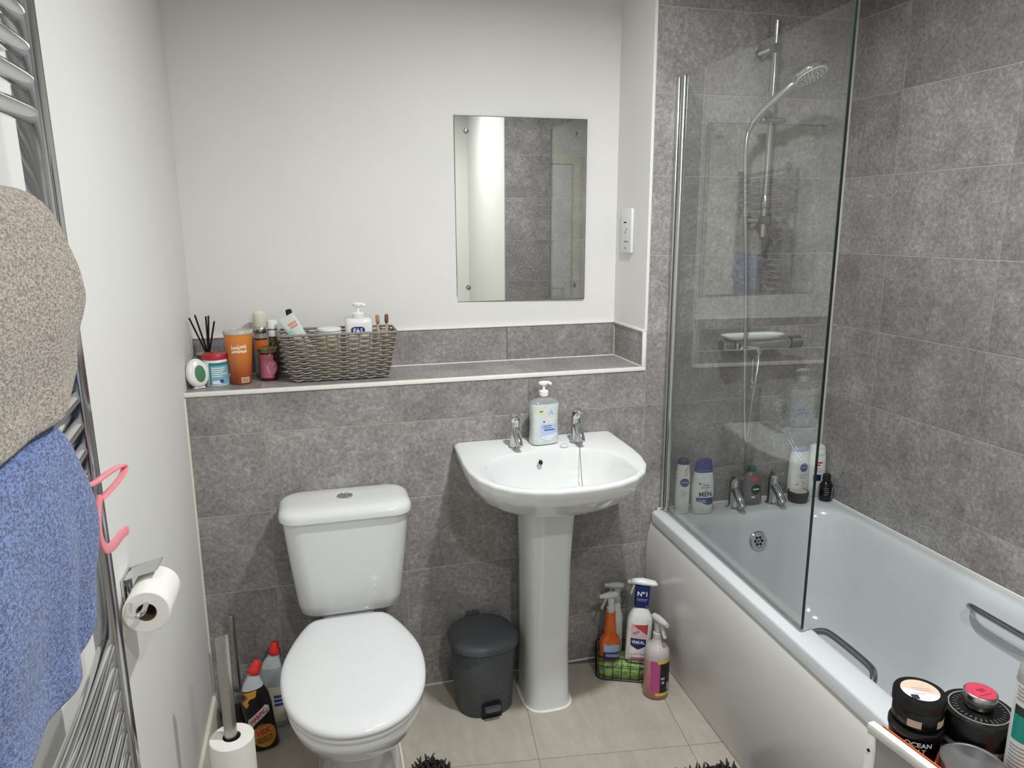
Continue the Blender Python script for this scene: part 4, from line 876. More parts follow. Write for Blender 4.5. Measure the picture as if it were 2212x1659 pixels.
obj('tub_lid', lathe([(0.036, 0.1325), (0.0375, 0.134), (0.0375, 0.146), (0.036, 0.149), (0.03, 0.150)], 36), 'white_pl', t); obj('lid_ring', lathe([(0.0378, 0.1395), (0.0381, 0.140), (0.0381, 0.1415), (0.0378, 0.142)], 36, cap0=False, cap1=False), 'grey_text', t)
for x, y, lx, ly, cc, lb in ((0.574, 0.135, -2, 4, 'b98a63', 'bamboo toothbrush with a tan head standing in the wicker basket'), (0.592, 0.145, 2, 5, '7d5a48', 'bamboo toothbrush with a dark brown head standing in the wicker basket')):
    t = thing('toothbrush', lb, 'toothbrush', (x, y, zb), rot=(R(-ly), R(lx), 0), group='toothbrushes in the basket')
    obj('handle', loft([sup(0, 0, z, rx, ry, 2.5, 16) for z, rx, ry in ((0, 0.004, 0.003), (0.004, 0.0055, 0.004), (0.10, 0.006, 0.004), (0.145, 0.0035, 0.003), (0.155, 0.004, 0.003))]), C('bamboo', 'c9b08e', rough=0.6), t)
    obj('brush_head', loft([sup(0, 0, z, rx, ry, 2.6, 16) for z, rx, ry in ((0.155, 0.005, 0.0035), (0.160, 0.0062, 0.004), (0.178, 0.0062, 0.004), (0.183, 0.004, 0.003))]), C('brush_'+cc, cc, rough=0.6), t)
    obj('bristles', box(-0.005, 0.005, -0.013, -0.0042, 0.159, 0.180, bev=0.001), C('bristle_'+cc, cc, rough=0.9, bump=0.6, bscale=900), t)

# ================================================================== BOTTLES ON THE BATH DECK
ZD = 0.5462
def flat_bottle(name, label, loc, w, h, capcol, caph, rotz=0.0, waist=0.0, body='white_pl', d=0.021, slant=0.0):
    rg = [(0.0, w*0.86, d*0.85, 2.6), (0.003, w*0.93, d, 2.6), (h*0.25, w*(1-waist), d, 2.6), (h*0.55, w, d, 2.6), (h*0.8, w*0.93, d, 2.6), (h, w*0.80, d*0.92, 2.6)]
    t, B, b = bottle(name, label, 'bottle', loc, rg, body, rotz=rotz)
    cap = loft([[Vector((p.x, p.y, p.z-slant*p.x*k)) for p in sup(0, 0, h+z, a*w, c*d, 2.6, 40)] for z, a, c, k in ((0.0005, 0.80, 0.92, 0.0), (0.004, 0.80, 0.92, 0.0), (caph*0.6, 0.74, 0.88, 0.3), (caph-0.004, 0.66, 0.82, 0.6), (caph, 0.58, 0.7, 0.6))])
    obj('cap', cap, capcol, t); return t, B
C('cap_blue', '2b3f86', rough=0.25); C('cap_lilac', '8b8fb5', rough=0.3)
t, B = flat_bottle('shower_gel_bottle', 'slim white shower gel bottle with a dark blue cap next to the screen hinge', (1.566, -0.055, ZD), 0.025, 0.178, C('cap_navy', '2d2f55', rough=0.25), 0.018, rotz=R(-25), d=0.018)
decal('blue_roundel', B, f_ell(0.006, 0.115, 0.0155, 0.0155), C('roundel', '3a3f8c', rough=0.3), t); decal('roundel_lettering', B, f_text('NIVEA', 0.0072, 0.006, 0.115), 'white_print', t, 0.0008)
decal('small_print', B, lines(4, -0.006, 0.016, 0.085, 0.006, 0.0012, 21), 'grey_text', t); decal('gold_print', B, f_join(*[f_ell(0.010+0.003*math.sin(k*2), 0.142+k*0.006, 0.003, 0.0024) for k in range(5)]), C('gold', 'b59a56', rough=0.4), t)
t, B = flat_bottle('shampoo_bottle', 'white shampoo bottle with a blue slanted cap and navy label', (1.634, -0.072, ZD), 0.039, 0.150, 'cap_blue', 0.040, rotz=R(-6), waist=0.04, slant=-0.25, d=0.022)
decal('navy_band', B, f_poly([(-0.030, 0.062), (0.034, 0.060), (0.034, 0.036), (0.010, 0.034), (-0.014, 0.044), (-0.030, 0.050)]), C('band_navy', '2c4a8f', rough=0.3), t)
decal('bold_lettering', B, f_text('MEN', 0.023, 0.002, 0.073, bold=0.0006), 'navy', t, 0.0008)
decal('brand_lettering', B, f_join(f_text('head&', 0.0095, 0.002, 0.107), f_text('shoulders', 0.0088, 0.002, 0.098)), 'dark_text', t)
decal('count_lettering', B, f_text('3+', 0.010, 0.004, 0.088), 'dark_text', t); decal('drop_emblem', B, f_ell(-0.018, 0.112, 0.004, 0.003), 'dark_text', t); decal('seal_ring', B, f_ell(-0.010, 0.020, 0.006, 0.006), 'grey_text', t); decal('seal_inside', B, f_ell(-0.010, 0.020, 0.0045, 0.0045), 'white_print', t, 0.0008)
decal('white_lettering', B, lines(2, -0.022, 0.020, 0.050, 0.006, 0.0018, 31), 'white_print', t, 0.0008)
t, B, b = bottle('face_wash_bottle', 'clear squat bottle with a red and green label between the bath taps', 'bottle', (1.846, -0.040, ZD), [(0.0, 0.036, 0.022, 2.6), (0.003, 0.040, 0.025, 2.6), (0.03, 0.041, 0.025, 2.6), (0.085, 0.034, 0.022, 2.6), (0.112, 0.022, 0.016, 2.2), (0.12, 0.013, 0.013, 2)], C('clear_smoke', '6f6c6b', rough=0.1, coat=0.5))
obj('cap', lathe([(0.012, 0.1205), (0.013, 0.122), (0.013, 0.137), (0.010, 0.139)], 20), C('cap_green', '3c6a55', rough=0.35), t)
decal('green_disc', B, f_ell(0.006, 0.058, 0.019, 0.019), C('dark_green', '21402f', rough=0.4), t); decal('red_tab', B, f_rect(-0.014, 0.018, 0.088, 0.101), C('tab_red', 'c4504c', rough=0.4), t); decal('white_print_bar', B, f_join(f_rect(-0.006, 0.018, 0.057, 0.061), f_rect(-0.012, 0.002, 0.028, 0.034)), 'white_print', t, 0.0008)
t = thing('scrub_pot', 'low black pot with a pale lid on the bath corner', 'pot', (2.022, -0.070, ZD))
obj('pot_body', lathe([(0.030, 0.0), (0.034, 0.004), (0.036, 0.022), (0.035, 0.025)], 36), 'black', t); obj('pot_rim', lathe([(0.0355, 0.0255), (0.037, 0.027), (0.037, 0.038), (0.035, 0.040), (0.031, 0.0395)], 36, cap1=False), 'black', t); obj('pale_lid_label', lathe([(0.0305, 0.037), (0.0305, 0.0392), (0.01, 0.0394)], 36), C('lid_stone', 'c2bda8', rough=0.4), t)
t, B = flat_bottle('body_lotion_bottle', 'white lotion bottle with a lilac cap behind the black pot', (2.046, -0.032, ZD), 0.041, 0.178, 'cap_lilac', 0.013, rotz=R(4), waist=-0.02, d=0.022)
decal('blue_roundel', B, f_ell(0.004, 0.118, 0.0165, 0.0165), 'roundel', t); decal('roundel_lettering', B, f_text('NIVEA', 0.0078, 0.004, 0.118), 'white_print', t, 0.0008)
decal('small_print', B, lines(2, -0.016, 0.020, 0.092, 0.006, 0.0014, 23), 'grey_text', t); decal('pink_emblem', B, f_join(*[f_ell(0.006+0.007*math.cos(k*2.1), 0.058+0.007*math.sin(k*2.1), 0.0035, 0.0026) for k in range(6)]), C('emblem_pink', 'd98f9b', rough=0.4), t); decal('pink_print', B, f_rect(-0.008, 0.012, 0.077, 0.081), 'emblem_pink', t); decal('green_dot', B, f_ell(-0.020, 0.056, 0.003, 0.003), 'green', t)
t, B = flat_bottle('conditioner_bottle', 'white conditioner bottle with red print in the tiled corner', (2.118, -0.034, ZD), 0.034, 0.182, C('cap_white', 'dcdcd8', rough=0.25), 0.012, rotz=R(-12), waist=0.0, d=0.022)
decal('red_script', B, f_join(f_rect(-0.016, 0.012, 0.128, 0.134), f_rect(-0.014, 0.004, 0.119, 0.124)), 'red_text', t); decal('navy_block', B, f_rect(-0.018, 0.010, 0.062, 0.086), 'navy', t); decal('small_print', B, lines(3, -0.016, 0.014, 0.108, 0.006, 0.0015, 25), 'grey_text', t); decal('aqua_print', B, f_rect(-0.014, 0.016, 0.156, 0.163), C('aqua', 'b7d1cf', rough=0.4), t)
t, B, b = bottle('oil_bottle', 'small black bottle with a white side label in front of the conditioner', 'bottle', (2.124, -0.088, ZD), [(0.0, 0.021, 0.021, 2), (0.003, 0.023, 0.023, 2), (0.058, 0.023, 0.023, 2), (0.068, 0.015, 0.015, 2), (0.072, 0.012, 0.012, 2)], 'black_gloss')
obj('cap', lathe([(0.013, 0.0725), (0.014, 0.074), (0.014, 0.096), (0.012, 0.098)], 24), 'black', t); decal('side_label', B, f_rect(0.008, 0.022, 0.014, 0.054), C('label_grey', 'b9b9b2', rough=0.5), t); decal('front_print', B, lines(4, -0.020, -0.002, 0.050, 0.008, 0.0018, 27), 'grey_text', t)

# ================================================================== CLEANING THINGS BY THE BATH PANEL
t = thing('wire_caddy', 'black wire caddy holding cloths and spray bottles on the floor', 'caddy', (1.335, -0.106, 0), rotz=R(-24))
def cad(z, g=0.0): return rrect(-0.088-g, 0.088+g, -0.056-g, 0.056+g, z, 0.03, 5, 8)
obj('top_wire', tube(cad(0.088, 0.004), 0.0022, 6, closed=True), 'black', t); obj('middle_wire', tube(cad(0.052, 0.002), 0.0014, 6, closed=True), 'black', t); obj('bottom_wire', tube(cad(0.0030), 0.0022, 6, closed=True), 'black', t)
A_, B_ = cad(0.003), cad(0.088, 0.004); wr_ = NB()
for i in range(0, len(A_), 2): tube([A_[i], B_[i]], 0.0012, 5, bm=wr_)
wo = obj('upright_wires', wr_, 'black', t); wo['kind'] = 'stuff'
cl = NB(); rr = random.Random(3); rings = []
for z, g in ((0.0065, -0.006), (0.03, -0.004), (0.052, -0.0045), (0.060, -0.012), (0.062, -0.03)):
    rings.append([p+Vector((rr.uniform(-0.0022, 0.0006)*(1 if p.x > 0 else -1), rr.uniform(-0.0022, 0.0006)*(1 if p.y > 0 else -1), rr.uniform(-0.003, 0.0) if z > 0.05 else 0)) for p in cad(z, g)])
o = obj('cleaning_cloths', loft(rings), C('lime', '8fae68', rough=0.95, var=0.5, vscale=70, bump=0.8, bscale=120), angle=180); o.location = (1.335, -0.106, 0); o.rotation_euler = (0, 0, R(-24)); tag(o, 'lime green and white cleaning cloths folded in the wire caddy', 'cloth')
ZCd = 0.0635
C('orange_clear', 'd0641f', rough=0.15, coat=0.4)
t, B, b = bottle('kitchen_spray_bottle', 'orange spray bottle with a blue label in the wire caddy', 'spray bottle', (1.288, -0.108, ZCd), [(0.0, 0.032, 0.020, 2.6), (0.003, 0.035, 0.022, 2.6), (0.065, 0.036, 0.0225, 2.6), (0.080, 0.032, 0.021, 2.4), (0.092, 0.021, 0.018, 2.2), (0.15, 0.0175, 0.0165, 2.0), (0.176, 0.0165, 0.0155, 2.0)], 'orange_clear', rotz=R(-6))
decal('pale_blue_label', B, f_poly([(-0.026, 0.068), (-0.012, 0.060), (0.006, 0.064), (0.030, 0.056), (0.030, 0.030), (-0.026, 0.036)]), 'pale_blue', t); decal('navy_label', B, f_rect(-0.028, 0.032, 0.004, 0.036), C('label_navy', '2b3560', rough=0.4), t); decal('label_stripe', B, f_poly([(-0.020, 0.020), (0.030, 0.012), (0.030, 0.024), (-0.020, 0.030)]), C('stripe_lav', '8f9ac2', rough=0.4), t, 0.0008)
trigger(t, 0.1762, C('trig_white', 'c9ccc9', rough=0.35), 0.95, turn=8)
t, B, b = bottle('limescale_spray_bottle', 'white spray bottle with a navy neck wrap and shield label in the wire caddy', 'spray bottle', (1.374, -0.142, ZCd+0.001), [(0.0, 0.036, 0.022, 3.0), (0.004, 0.041, 0.026, 3.0), (0.10, 0.042, 0.026, 3.0), (0.150, 0.042, 0.026, 3.0), (0.170, 0.036, 0.023, 2.6), (0.190, 0.022, 0.018, 2.4), (0.196, 0.0175, 0.016, 2.2)], 'white_pl', rot=(R(-3), R(3), R(-20)))
decal('pink_label', B, f_rect(-0.030, 0.026, 0.014, 0.140), C('label_blush', 'd9b6bd', rough=0.4), t)
decal('red_corner', B, f_poly([(-0.024, 0.136), (0.026, 0.142), (0.026, 0.104)]), C('corner_red', 'b8434e', rough=0.4), t, 0.0007)
decal('white_area', B, f_poly([(-0.030, 0.062), (0.0, 0.050), (0.026, 0.064), (0.026, 0.022), (-0.030, 0.022)]), C('area_white', 'dedbd6', rough=0.4), t, 0.0006)
decal('navy_shield', B, f_poly([(-0.029, 0.090), (0.023, 0.088), (0.021, 0.062), (-0.003, 0.050), (-0.027, 0.064)]), 'navy', t, 0.0009); decal('brand_lettering', B, f_text('VIAKAL', 0.017, -0.003, 0.076, sx=0.74, bold=0.0003), 'white_print', t, 0.0013)
decal('flower_print', B, f_join(*[f_ell(-0.022+k*0.008, 0.036-abs(k-3)*0.002, 0.0026, 0.0026) for k in range(7)]), C('flower', 'c08a96', rough=0.4), t, 0.001); decal('green_leaf', B, f_join(f_ell(-0.016, 0.108, 0.007, 0.004), f_ell(-0.006, 0.114, 0.005, 0.004)), C('leaf', '7b8f74', rough=0.4), t, 0.001); decal('base_print', B, f_rect(-0.024, 0.022, 0.014, 0.021), C('base_pink', 'c0587a', rough=0.4), t, 0.0009)
NW = Body([(0.1965, 0.024, 0.017, 3.2), (0.27, 0.0255, 0.018, 3.2), (0.2705, 0.024, 0.017, 3.2)]); obj('neck_wrap', NW.mesh(), 'navy', t)
decal('wrap_lettering', NW, f_text('Nº1', 0.023, 0.0, 0.2455, bold=0.0004), 'white_print', t, 0.0005); decal('wrap_lines', NW, f_join(f_rect(-0.018, 0.018, 0.2265, 0.2285), f_rect(-0.018, 0.014, 0.2215, 0.2230), f_rect(0.014, 0.018, 0.200, 0.204)), C('wrap_lilac', 'a9aede', rough=0.4), t, 0.0005)
hd = loft([[Vector((x, ry*math.cos(2*PI*i/24), 0.283+dz+rz*math.sin(2*PI*i/24))) for i in range(24)] for x, ry, rz, dz in ((0.048, 0.007, 0.004, -0.006), (0.040, 0.015, 0.009, -0.003), (0.0, 0.018, 0.012, 0.0), (-0.026, 0.013, 0.010, 0.0), (-0.040, 0.009, 0.008, -0.001))]); obj('trigger_head', hd, 'white_pl', t); obj('nozzle', tube([(-0.040, 0, 0.281), (-0.051, 0, 0.279)], 0.0075, 14), 'white_pl', t)
obj('trigger_lever', tube(catmull([(-0.028, 0, 0.272), (-0.034, 0, 0.255), (-0.038, 0, 0.238)], 4), 0.004, 8, flat=(0.0026, 0.007), up0=(1, 0, 0)), 'white_pl', t)
t, B, b = bottle('bathroom_spray_bottle', 'slim white spray bottle at the back of the wire caddy', 'spray bottle', (1.330, -0.062, ZCd), [(0.0, 0.020, 0.015, 2.6), (0.003, 0.022, 0.016, 2.6), (0.13, 0.022, 0.016, 2.6), (0.155, 0.015, 0.014, 2.2), (0.182, 0.013, 0.013, 2)], 'white_pl', rotz=R(-15)); trigger(t, 0.1822, C('trig_grey', 'b9bcb8', rough=0.35), 0.95)
t, B, b = bottle('descaler_bottle', 'white bottle with a dark blue cap leaning behind the navy-wrapped spray', 'spray bottle', (1.402, -0.088, ZCd), [(0.0, 0.027, 0.015, 2.8), (0.003, 0.030, 0.017, 2.8), (0.14, 0.030, 0.017, 2.8), (0.175, 0.018, 0.014, 2.4), (0.186, 0.014, 0.013, 2)], 'white_pl', rot=(0, R(4), R(-12))); trigger(t, 0.1862, 'white_pl', 0.92, shroud='navy', turn=20)
decal('red_label', B, f_rect(-0.004, 0.022, 0.075, 0.105), C('corner_red', 'b8434e'), t); decal('navy_label', B, f_rect(-0.004, 0.022, 0.02, 0.05), 'navy', t)

t, B, b = bottle('room_spray_bottle', 'clear spray bottle of pink cleaner with a black label standing on the floor', 'spray bottle', (1.396, -0.246, 0.0005), [(0.0, 0.037, 0.037, 2), (0.004, 0.0415, 0.0415, 2), (0.045, 0.0415, 0.0415, 2), (0.150, 0.0415, 0.0415, 2), (0.168, 0.0385, 0.0385, 2), (0.182, 0.029, 0.029, 2), (0.190, 0.017, 0.017, 2), (0.203, 0.015, 0.015, 2)], C('pink_liquid', 'b5817d', rough=0.1, coat=0.5))
mat_grad('pink_fill', [(0.0, '9d5a52'), (0.03, 'b06a62'), (0.15, 'b9888a'), (0.158, 'b8adab'), (0.205, 'c3bdba')]); b.data.materials[0] = MATS['pink_fill']; b.data.materials[0].node_tree.nodes['Principled BSDF'].inputs['Roughness'].default_value = 0.1
decal('magenta_label', B, f_rect(-0.038, 0.0, 0.030, 0.140), C('label_magenta', 'b04a86', rough=0.35), t); decal('black_label', B, f_rect(-0.006, 0.045, 0.026, 0.132), 'black', t, 0.0007); decal('yellow_band', B, f_rect(-0.020, 0.045, 0.016, 0.027), C('band_yellow', 'd6b64a', rough=0.4), t, 0.0008); decal('yellow_band', B, f_rect(-0.016, 0.045, 0.132, 0.143), 'band_yellow', t, 0.0008)
decal('white_marks', B, f_join(f_rect(-0.003, 0.010, 0.075, 0.082), f_ell(0.004, 0.064, 0.005, 0.005), f_rect(0.020, 0.030, 0.034, 0.060), f_rect(0.026, 0.029, 0.078, 0.082)), C('marks', 'b9b6b6', rough=0.4), t, 0.0011)
trigger(t, 0.2035, C('trig_clear', 'c8c6c4', rough=0.2), 1.05, turn=100)

# toilet cleaners
C('bottle_black', '17151a', rough=0.25); C('label_amber', 'c98a3a', rough=0.4)
def cleaner(label, loc, rot, low, cap_tilt, s=1.0):
    t, B, b = bottle('toilet_cleaner_bottle', label, 'bottle', loc, [(0.0, 0.036*s, 0.022*s, 2.6), (0.004, 0.040*s, 0.025*s, 2.6), (0.08, 0.040*s, 0.025*s, 2.6), (0.135, 0.042*s, 0.025*s, 2.6), (0.170, 0.040*s, 0.024*s, 2.6), (0.1995, 0.031*s, 0.021*s, 2.4)], low, rot=rot)
    sh_ = loft([[Vector((dx+p.x, p.y, p.z)) for p in sup(0, 0, z, rx*s, ry*s, 2.2, 40)] for z, rx, ry, dx in ((0.200, 0.031, 0.021, 0.0), (0.215, 0.026, 0.019, 0.002), (0.232, 0.019, 0.016, 0.007), (0.242, 0.0155, 0.0145, 0.011))])
    obj('white_shoulder', sh_, C('shoulder', 'bfc4c7', rough=0.3), t)
    cp = lathe([(0.0165, 0.0), (0.0175, 0.002), (0.0175, 0.012), (0.0135, 0.018), (0.0115, 0.034), (0.008, 0.038), (0.002, 0.0385)], 28); rotm(cp, 'Y', cap_tilt); move(cp, 0.0115, 0, 0.243); obj('red_cap', cp, 'red', t); return t, B
t, B = cleaner('black and amber toilet cleaner bottle with a red angled cap', (0.1585, -0.165, 0.0005), (R(-2), R(-7), R(6)), 'bottle_black', 28)
decal('amber_swirl', B, f_poly([(-0.036, 0.196), (0.010, 0.198), (0.004, 0.180), (-0.010, 0.172), (-0.018, 0.160), (-0.028, 0.150), (-0.036, 0.165)]), 'label_amber', t); decal('swirl_dark', B, f_ell(-0.006, 0.166, 0.013, 0.011), 'bottle_black', t, 0.0008)
decal('silver_shield', B, f_poly([(-0.036, 0.088), (-0.030, 0.112), (0.024, 0.146), (0.034, 0.138), (0.034, 0.122), (-0.010, 0.098), (-0.034, 0.074)]), C('shield', 'b9bcbf', rough=0.35), t); decal('brand_lettering', B, f_text('HARPIC', 0.0185, 0.0, 0.1155, rot=32, sx=0.9, bold=0.0005), 'red_text', t, 0.0009)
decal('amber_oval', B, f_ell(0.004, 0.050, 0.034, 0.038), 'label_amber', t); decal('amber_tip', B, f_poly([(-0.030, 0.030), (0.022, 0.022), (0.030, 0.040), (-0.030, 0.044)]), C('amber_dark', 'b97a2d', rough=0.4), t, 0.0006)
decal('number_lettering', B, f_text('10X', 0.024, 0.002, 0.062, rot=8, bold=0.0007), 'red_text', t, 0.001); decal('dark_lettering', B, f_join(f_text('POWER', 0.0105, 0.002, 0.082, rot=8), f_text('CLEAN &', 0.0105, 0.002, 0.044, rot=8, bold=0.0002), f_text('PROTECT', 0.0095, 0.003, 0.033, rot=8, bold=0.0002)), 'dark_text', t, 0.001)
t, B = cleaner('grey and white toilet cleaner bottle with a red cap in the corner', (0.183, -0.066, 0.0005), (0, R(0), R(-8)), C('bottle_grey', 'a3a8ad', rough=0.3), 6)
decal('cream_label', B, f_rect(-0.034, 0.038, 0.02, 0.140), C('label_cream', 'cfc9b0', rough=0.4), t); decal('blue_label_print', B, f_join(*[f_ell(0.010+0.008*(k % 3), 0.08+0.014*(k//3), 0.005, 0.005) for k in range(9)]), 'blue', t, 0.0008)

# ================================================================== TROLLEY AND POTS
TZ = 0.75; TO = Vector((1.183, -1.376, 0)); TA = R(6.8)
def tl(x, y, z):
    return (TO.x+x*math.cos(TA)-y*math.sin(TA), TO.y+x*math.sin(TA)+y*math.cos(TA), z)
t = thing('storage_trolley', 'narrow white storage trolley standing against the bath panel', 'trolley', TO, rotz=TA)
TWd, TLn = 0.222, 0.34
C('trolley_white', 'dddcd9', rough=0.35)
for x, ztop_ in ((0.0, TZ-0.0165), (TWd-0.070, TZ-0.0840)):
    for y in (-0.016, -TLn): 
        p = obj('post', box(x, x+0.016, y, y+0.016, 0.0005, ztop_, bev=0.002), 'trolley_white', t)
sc = rotm(lathe([(0.0028, 0), (0.0028, 0.0012), (0.001, 0.0016)], 12), 'Y', -90); obj('screw', move(sc, -0.0002, -0.008, TZ-0.045), 'black', t)
for x in (0.0, TWd-0.014): obj('long_rail', box(x, x+0.014, -TLn, 0, TZ-0.016, TZ, bev=0.002), 'trolley_white', t)
for y, q in ((-0.012, 0.036), (-TLn, 0.0)): obj('short_rail', box(0.0162, TWd-0.0162, y, y+0.012, TZ-0.016-q, TZ-q, bev=0.002), 'trolley_white', t)
obj('top_shelf', box(0.002, TWd-0.002, -TLn+0.002, -0.002, TZ-0.0835, TZ-0.0755, bev=0.001), 'trolley_white', t)
obj('side_panel', box(0.005, 0.009, -TLn+0.017, -0.017, 0.12, TZ-0.0165), C('panel_grey', '9a9a9a', rough=0.4), t)
for z in (0.12, 0.40): obj('shelf', box(0.017, TWd-0.056, -TLn+0.002, -0.002, z-0.008, z, bev=0.001), 'trolley_white', t)
ZT = TZ-0.075
C('tray_orange', 'e0663a', rough=0.5, var=0.12)
tr = thing('orange_tray', 'orange card tray lining the top of the white trolley', 'tray', tl(0.016, -0.0145, ZT), rotz=TA)
tw, tln, thh = 0.190, 0.309, 0.062
obj('tray_floor', box(0.001, tw-0.001, -tln+0.001, -0.001, 0.0, 0.002), 'tray_orange', tr)
for nm, a in (('tray_side', (0, 0.0022, -tln, 0, 0.0022, thh+0.0125)), ('tray_side', (tw-0.0022, tw, -tln, 0, 0.0022, thh)), ('tray_end', (0.0024, tw-0.0024, -0.0022, 0, 0.0022, 0.012)), ('tray_end', (0.0024, tw-0.0024, -tln, -tln+0.0022, 0.0022, thh-0.004))): obj(nm, box(*a), 'tray_orange', tr, smooth=False)
ZP = ZT+0.0025
def local_pot(x, y): return (x, y)
# two stacked pots by the far end
px, py = 1.2465, -1.4065
t, B, b = bottle('cosmetic_pot', 'black tapered pot lettered in white, lower of the stacked pair', 'pot', (px, py, ZP), [(0.0, 0.026, 0.026, 2), (0.003, 0.028, 0.028, 2), (0.066, 0.0375, 0.0375, 2), (0.0735, 0.0375, 0.0375, 2)], C('pot_black', '0b0a0c', rough=0.3), rotz=R(-38), part='pot_body')
obj('pot_lid', lathe([(0.0378, 0.074), (0.0397, 0.0755), (0.0397, 0.0838), (0.0385, 0.0865), (0.036, 0.087)], 44), 'pot_black', t)
decal('pot_lettering', B, f_join(f_text('OCEAN', 0.0112, 0.003, 0.0672, bold=0.0003), f_text('SALT', 0.0102, 0.003, 0.0565, bold=0.0003)), 'white_print', t, 0.0006, shift=-0.002)
decal('yellow_label', B, f_ell(-0.040, 0.050, 0.008, 0.014), C('lemon', 'd8b94e', rough=0.4), t)
t, B, b = bottle('cosmetic_pot', 'black pot with a peach and white lid sticker, upper of the stacked pair', 'pot', (px+0.001, py+0.001, ZP+0.0875), [(0.0, 0.0335, 0.0335, 2), (0.003, 0.036, 0.036, 2), (0.028, 0.036, 0.036, 2), (0.029, 0.035, 0.035, 2)], 'pot_black', rotz=R(-25), part='pot_body')
pl_ = obj('pot_lid', lathe([(0.0365, 0.0295), (0.038, 0.031), (0.038, 0.046), (0.0365, 0.049), (0.034, 0.0495)], 44), 'pot_black', t)
def disc(parts, z, nm, mat, par):
    bm = parts
    for v in bm.verts: v.co.z = z
    return obj(nm, bm, mat, par, smooth=False)
disc(f_ell(0, 0, 0.0275, 0.0275, 40), 0.0499, 'lid_sticker', C('sticker_white', 'd9dde4', rough=0.4), pl_)
pe = [(0.0272*math.cos(a), 0.0272*math.sin(a)) for a in [R(-20+i*10) for i in range(20)]]; disc(f_poly(pe), 0.0501, 'sticker_peach', 'peach', pl_)
disc(f_rect(-0.0185, -0.0075, -0.024, -0.013), 0.0502, 'sticker_black', 'dark_text', pl_); disc(f_join(f_rect(-0.012, 0.016, 0.004, 0.0055), f_rect(-0.006, 0.018, -0.001, 0.0005), f_rect(-0.014, 0.004, -0.010, -0.009)), 0.0503, 'sticker_lines', C('sticker_tan', 'b99c8a', rough=0.5), pl_)
C('beige_label', 'b39c86', rough=0.5)
for a, b2 in ((-0.026, -0.006), (0.018, 0.046)): decal('side_sticker', B, f_rect(a, b2, 0.006, 0.018), 'beige_label', t)
# large pot
gx, gy = 1.3355, -1.434
t, B, b = bottle('body_butter_tub', 'large black tub with an embossed black lid and a silver band', 'tub', (gx, gy, ZP), [(0.0, 0.046, 0.046, 2), (0.003, 0.049, 0.049, 2), (0.0695, 0.050, 0.050, 2), (0.0715, 0.048, 0.048, 2)], C('brown_black', '221516', rough=0.2), rotz=R(-30), part='tub_body')
decal('silver_band', B, f_rect(-0.10, 0.075, 0.057, 0.0665), C('band_silver', '9d9890', rough=0.35), t); decal('band_print', B, f_rect(-0.016, 0.004, 0.060, 0.0635), 'dark_text', t, 0.0008)
lo = obj('tub_lid', lathe([(0.0505, 0.072), (0.0525, 0.0735), (0.0525, 0.1045), (0.050, 0.1085), (0.044, 0.109)], 56), 'pot_black', t)
obj('lid_ring', lathe([(0.0425, 0.1091), (0.0425, 0.110), (0.0405, 0.110), (0.0405, 0.1091)], 56, cap0=False, cap1=False), C('ring_grey', '8d8a86', rough=0.4), lo)
r_ = random.Random(11); em = []
for k in range(30):
    a = 2*PI*k/30; m_ = f_rect(-0.0011, 0.0011, -0.0045, 0.0045*r_.uniform(0.3, 1)); xform(m_, Matrix.Rotation(a, 4, 'Z') @ Matrix.Translation((0, 0.034, 0))); em.append(m_)
eo = disc(f_join(*em), 0.1096, 'lid_embossing', C('emboss', '55524f', rough=0.4), lo); eo['kind'] = 'stuff'
t, B, b = bottle('lip_balm_tin', 'small silver screw tin with a pink label on top of the large black tub', 'tin', (gx+0.004, gy+0.004, ZP+0.1105), [(0.0, 0.0195, 0.0195, 2), (0.002, 0.021, 0.021, 2), (0.011, 0.021, 0.021, 2), (0.0112, 0.0225, 0.0225, 2), (0.0135, 0.0225, 0.0225, 2), (0.0138, 0.0215, 0.0215, 2), (0.016, 0.0215, 0.0215, 2), (0.0163, 0.0235, 0.0235, 2), (0.0235, 0.0235, 0.0235, 2), (0.0245, 0.0225, 0.0225, 2)], 'silver', part='tin_body')
disc(f_ell(0, 0, 0.0215, 0.0215, 36), 0.0248, 'pink_label', 'pinkred', t); disc(f_join(f_rect(-0.006, 0.008, 0.002, 0.0045), f_rect(-0.003, 0.007, -0.002, 0.0), f_rect(-0.012, 0.010, -0.010, -0.009)), 0.0250, 'label_ink', C('ink_wine', '7d1f35', rough=0.4), t)
# silver tin in front
t, B, b = bottle('silver_tin', 'wide plain silver tin at the near end of the orange tray', 'tin', (1.2590, -1.500, ZP), [(0.0, 0.040, 0.040, 2), (0.002, 0.042, 0.042, 2), (0.0615, 0.042, 0.042, 2), (0.0617, 0.0427, 0.0425, 2), (0.0775, 0.0425, 0.0425, 2), (0.0805, 0.043, 0.043, 2), (0.0807, 0.041, 0.041, 2), (0.0795, 0.040, 0.040, 2)], C('tin', 'a9a9aa', rough=0.28, metal=0.9), part='tin_body')
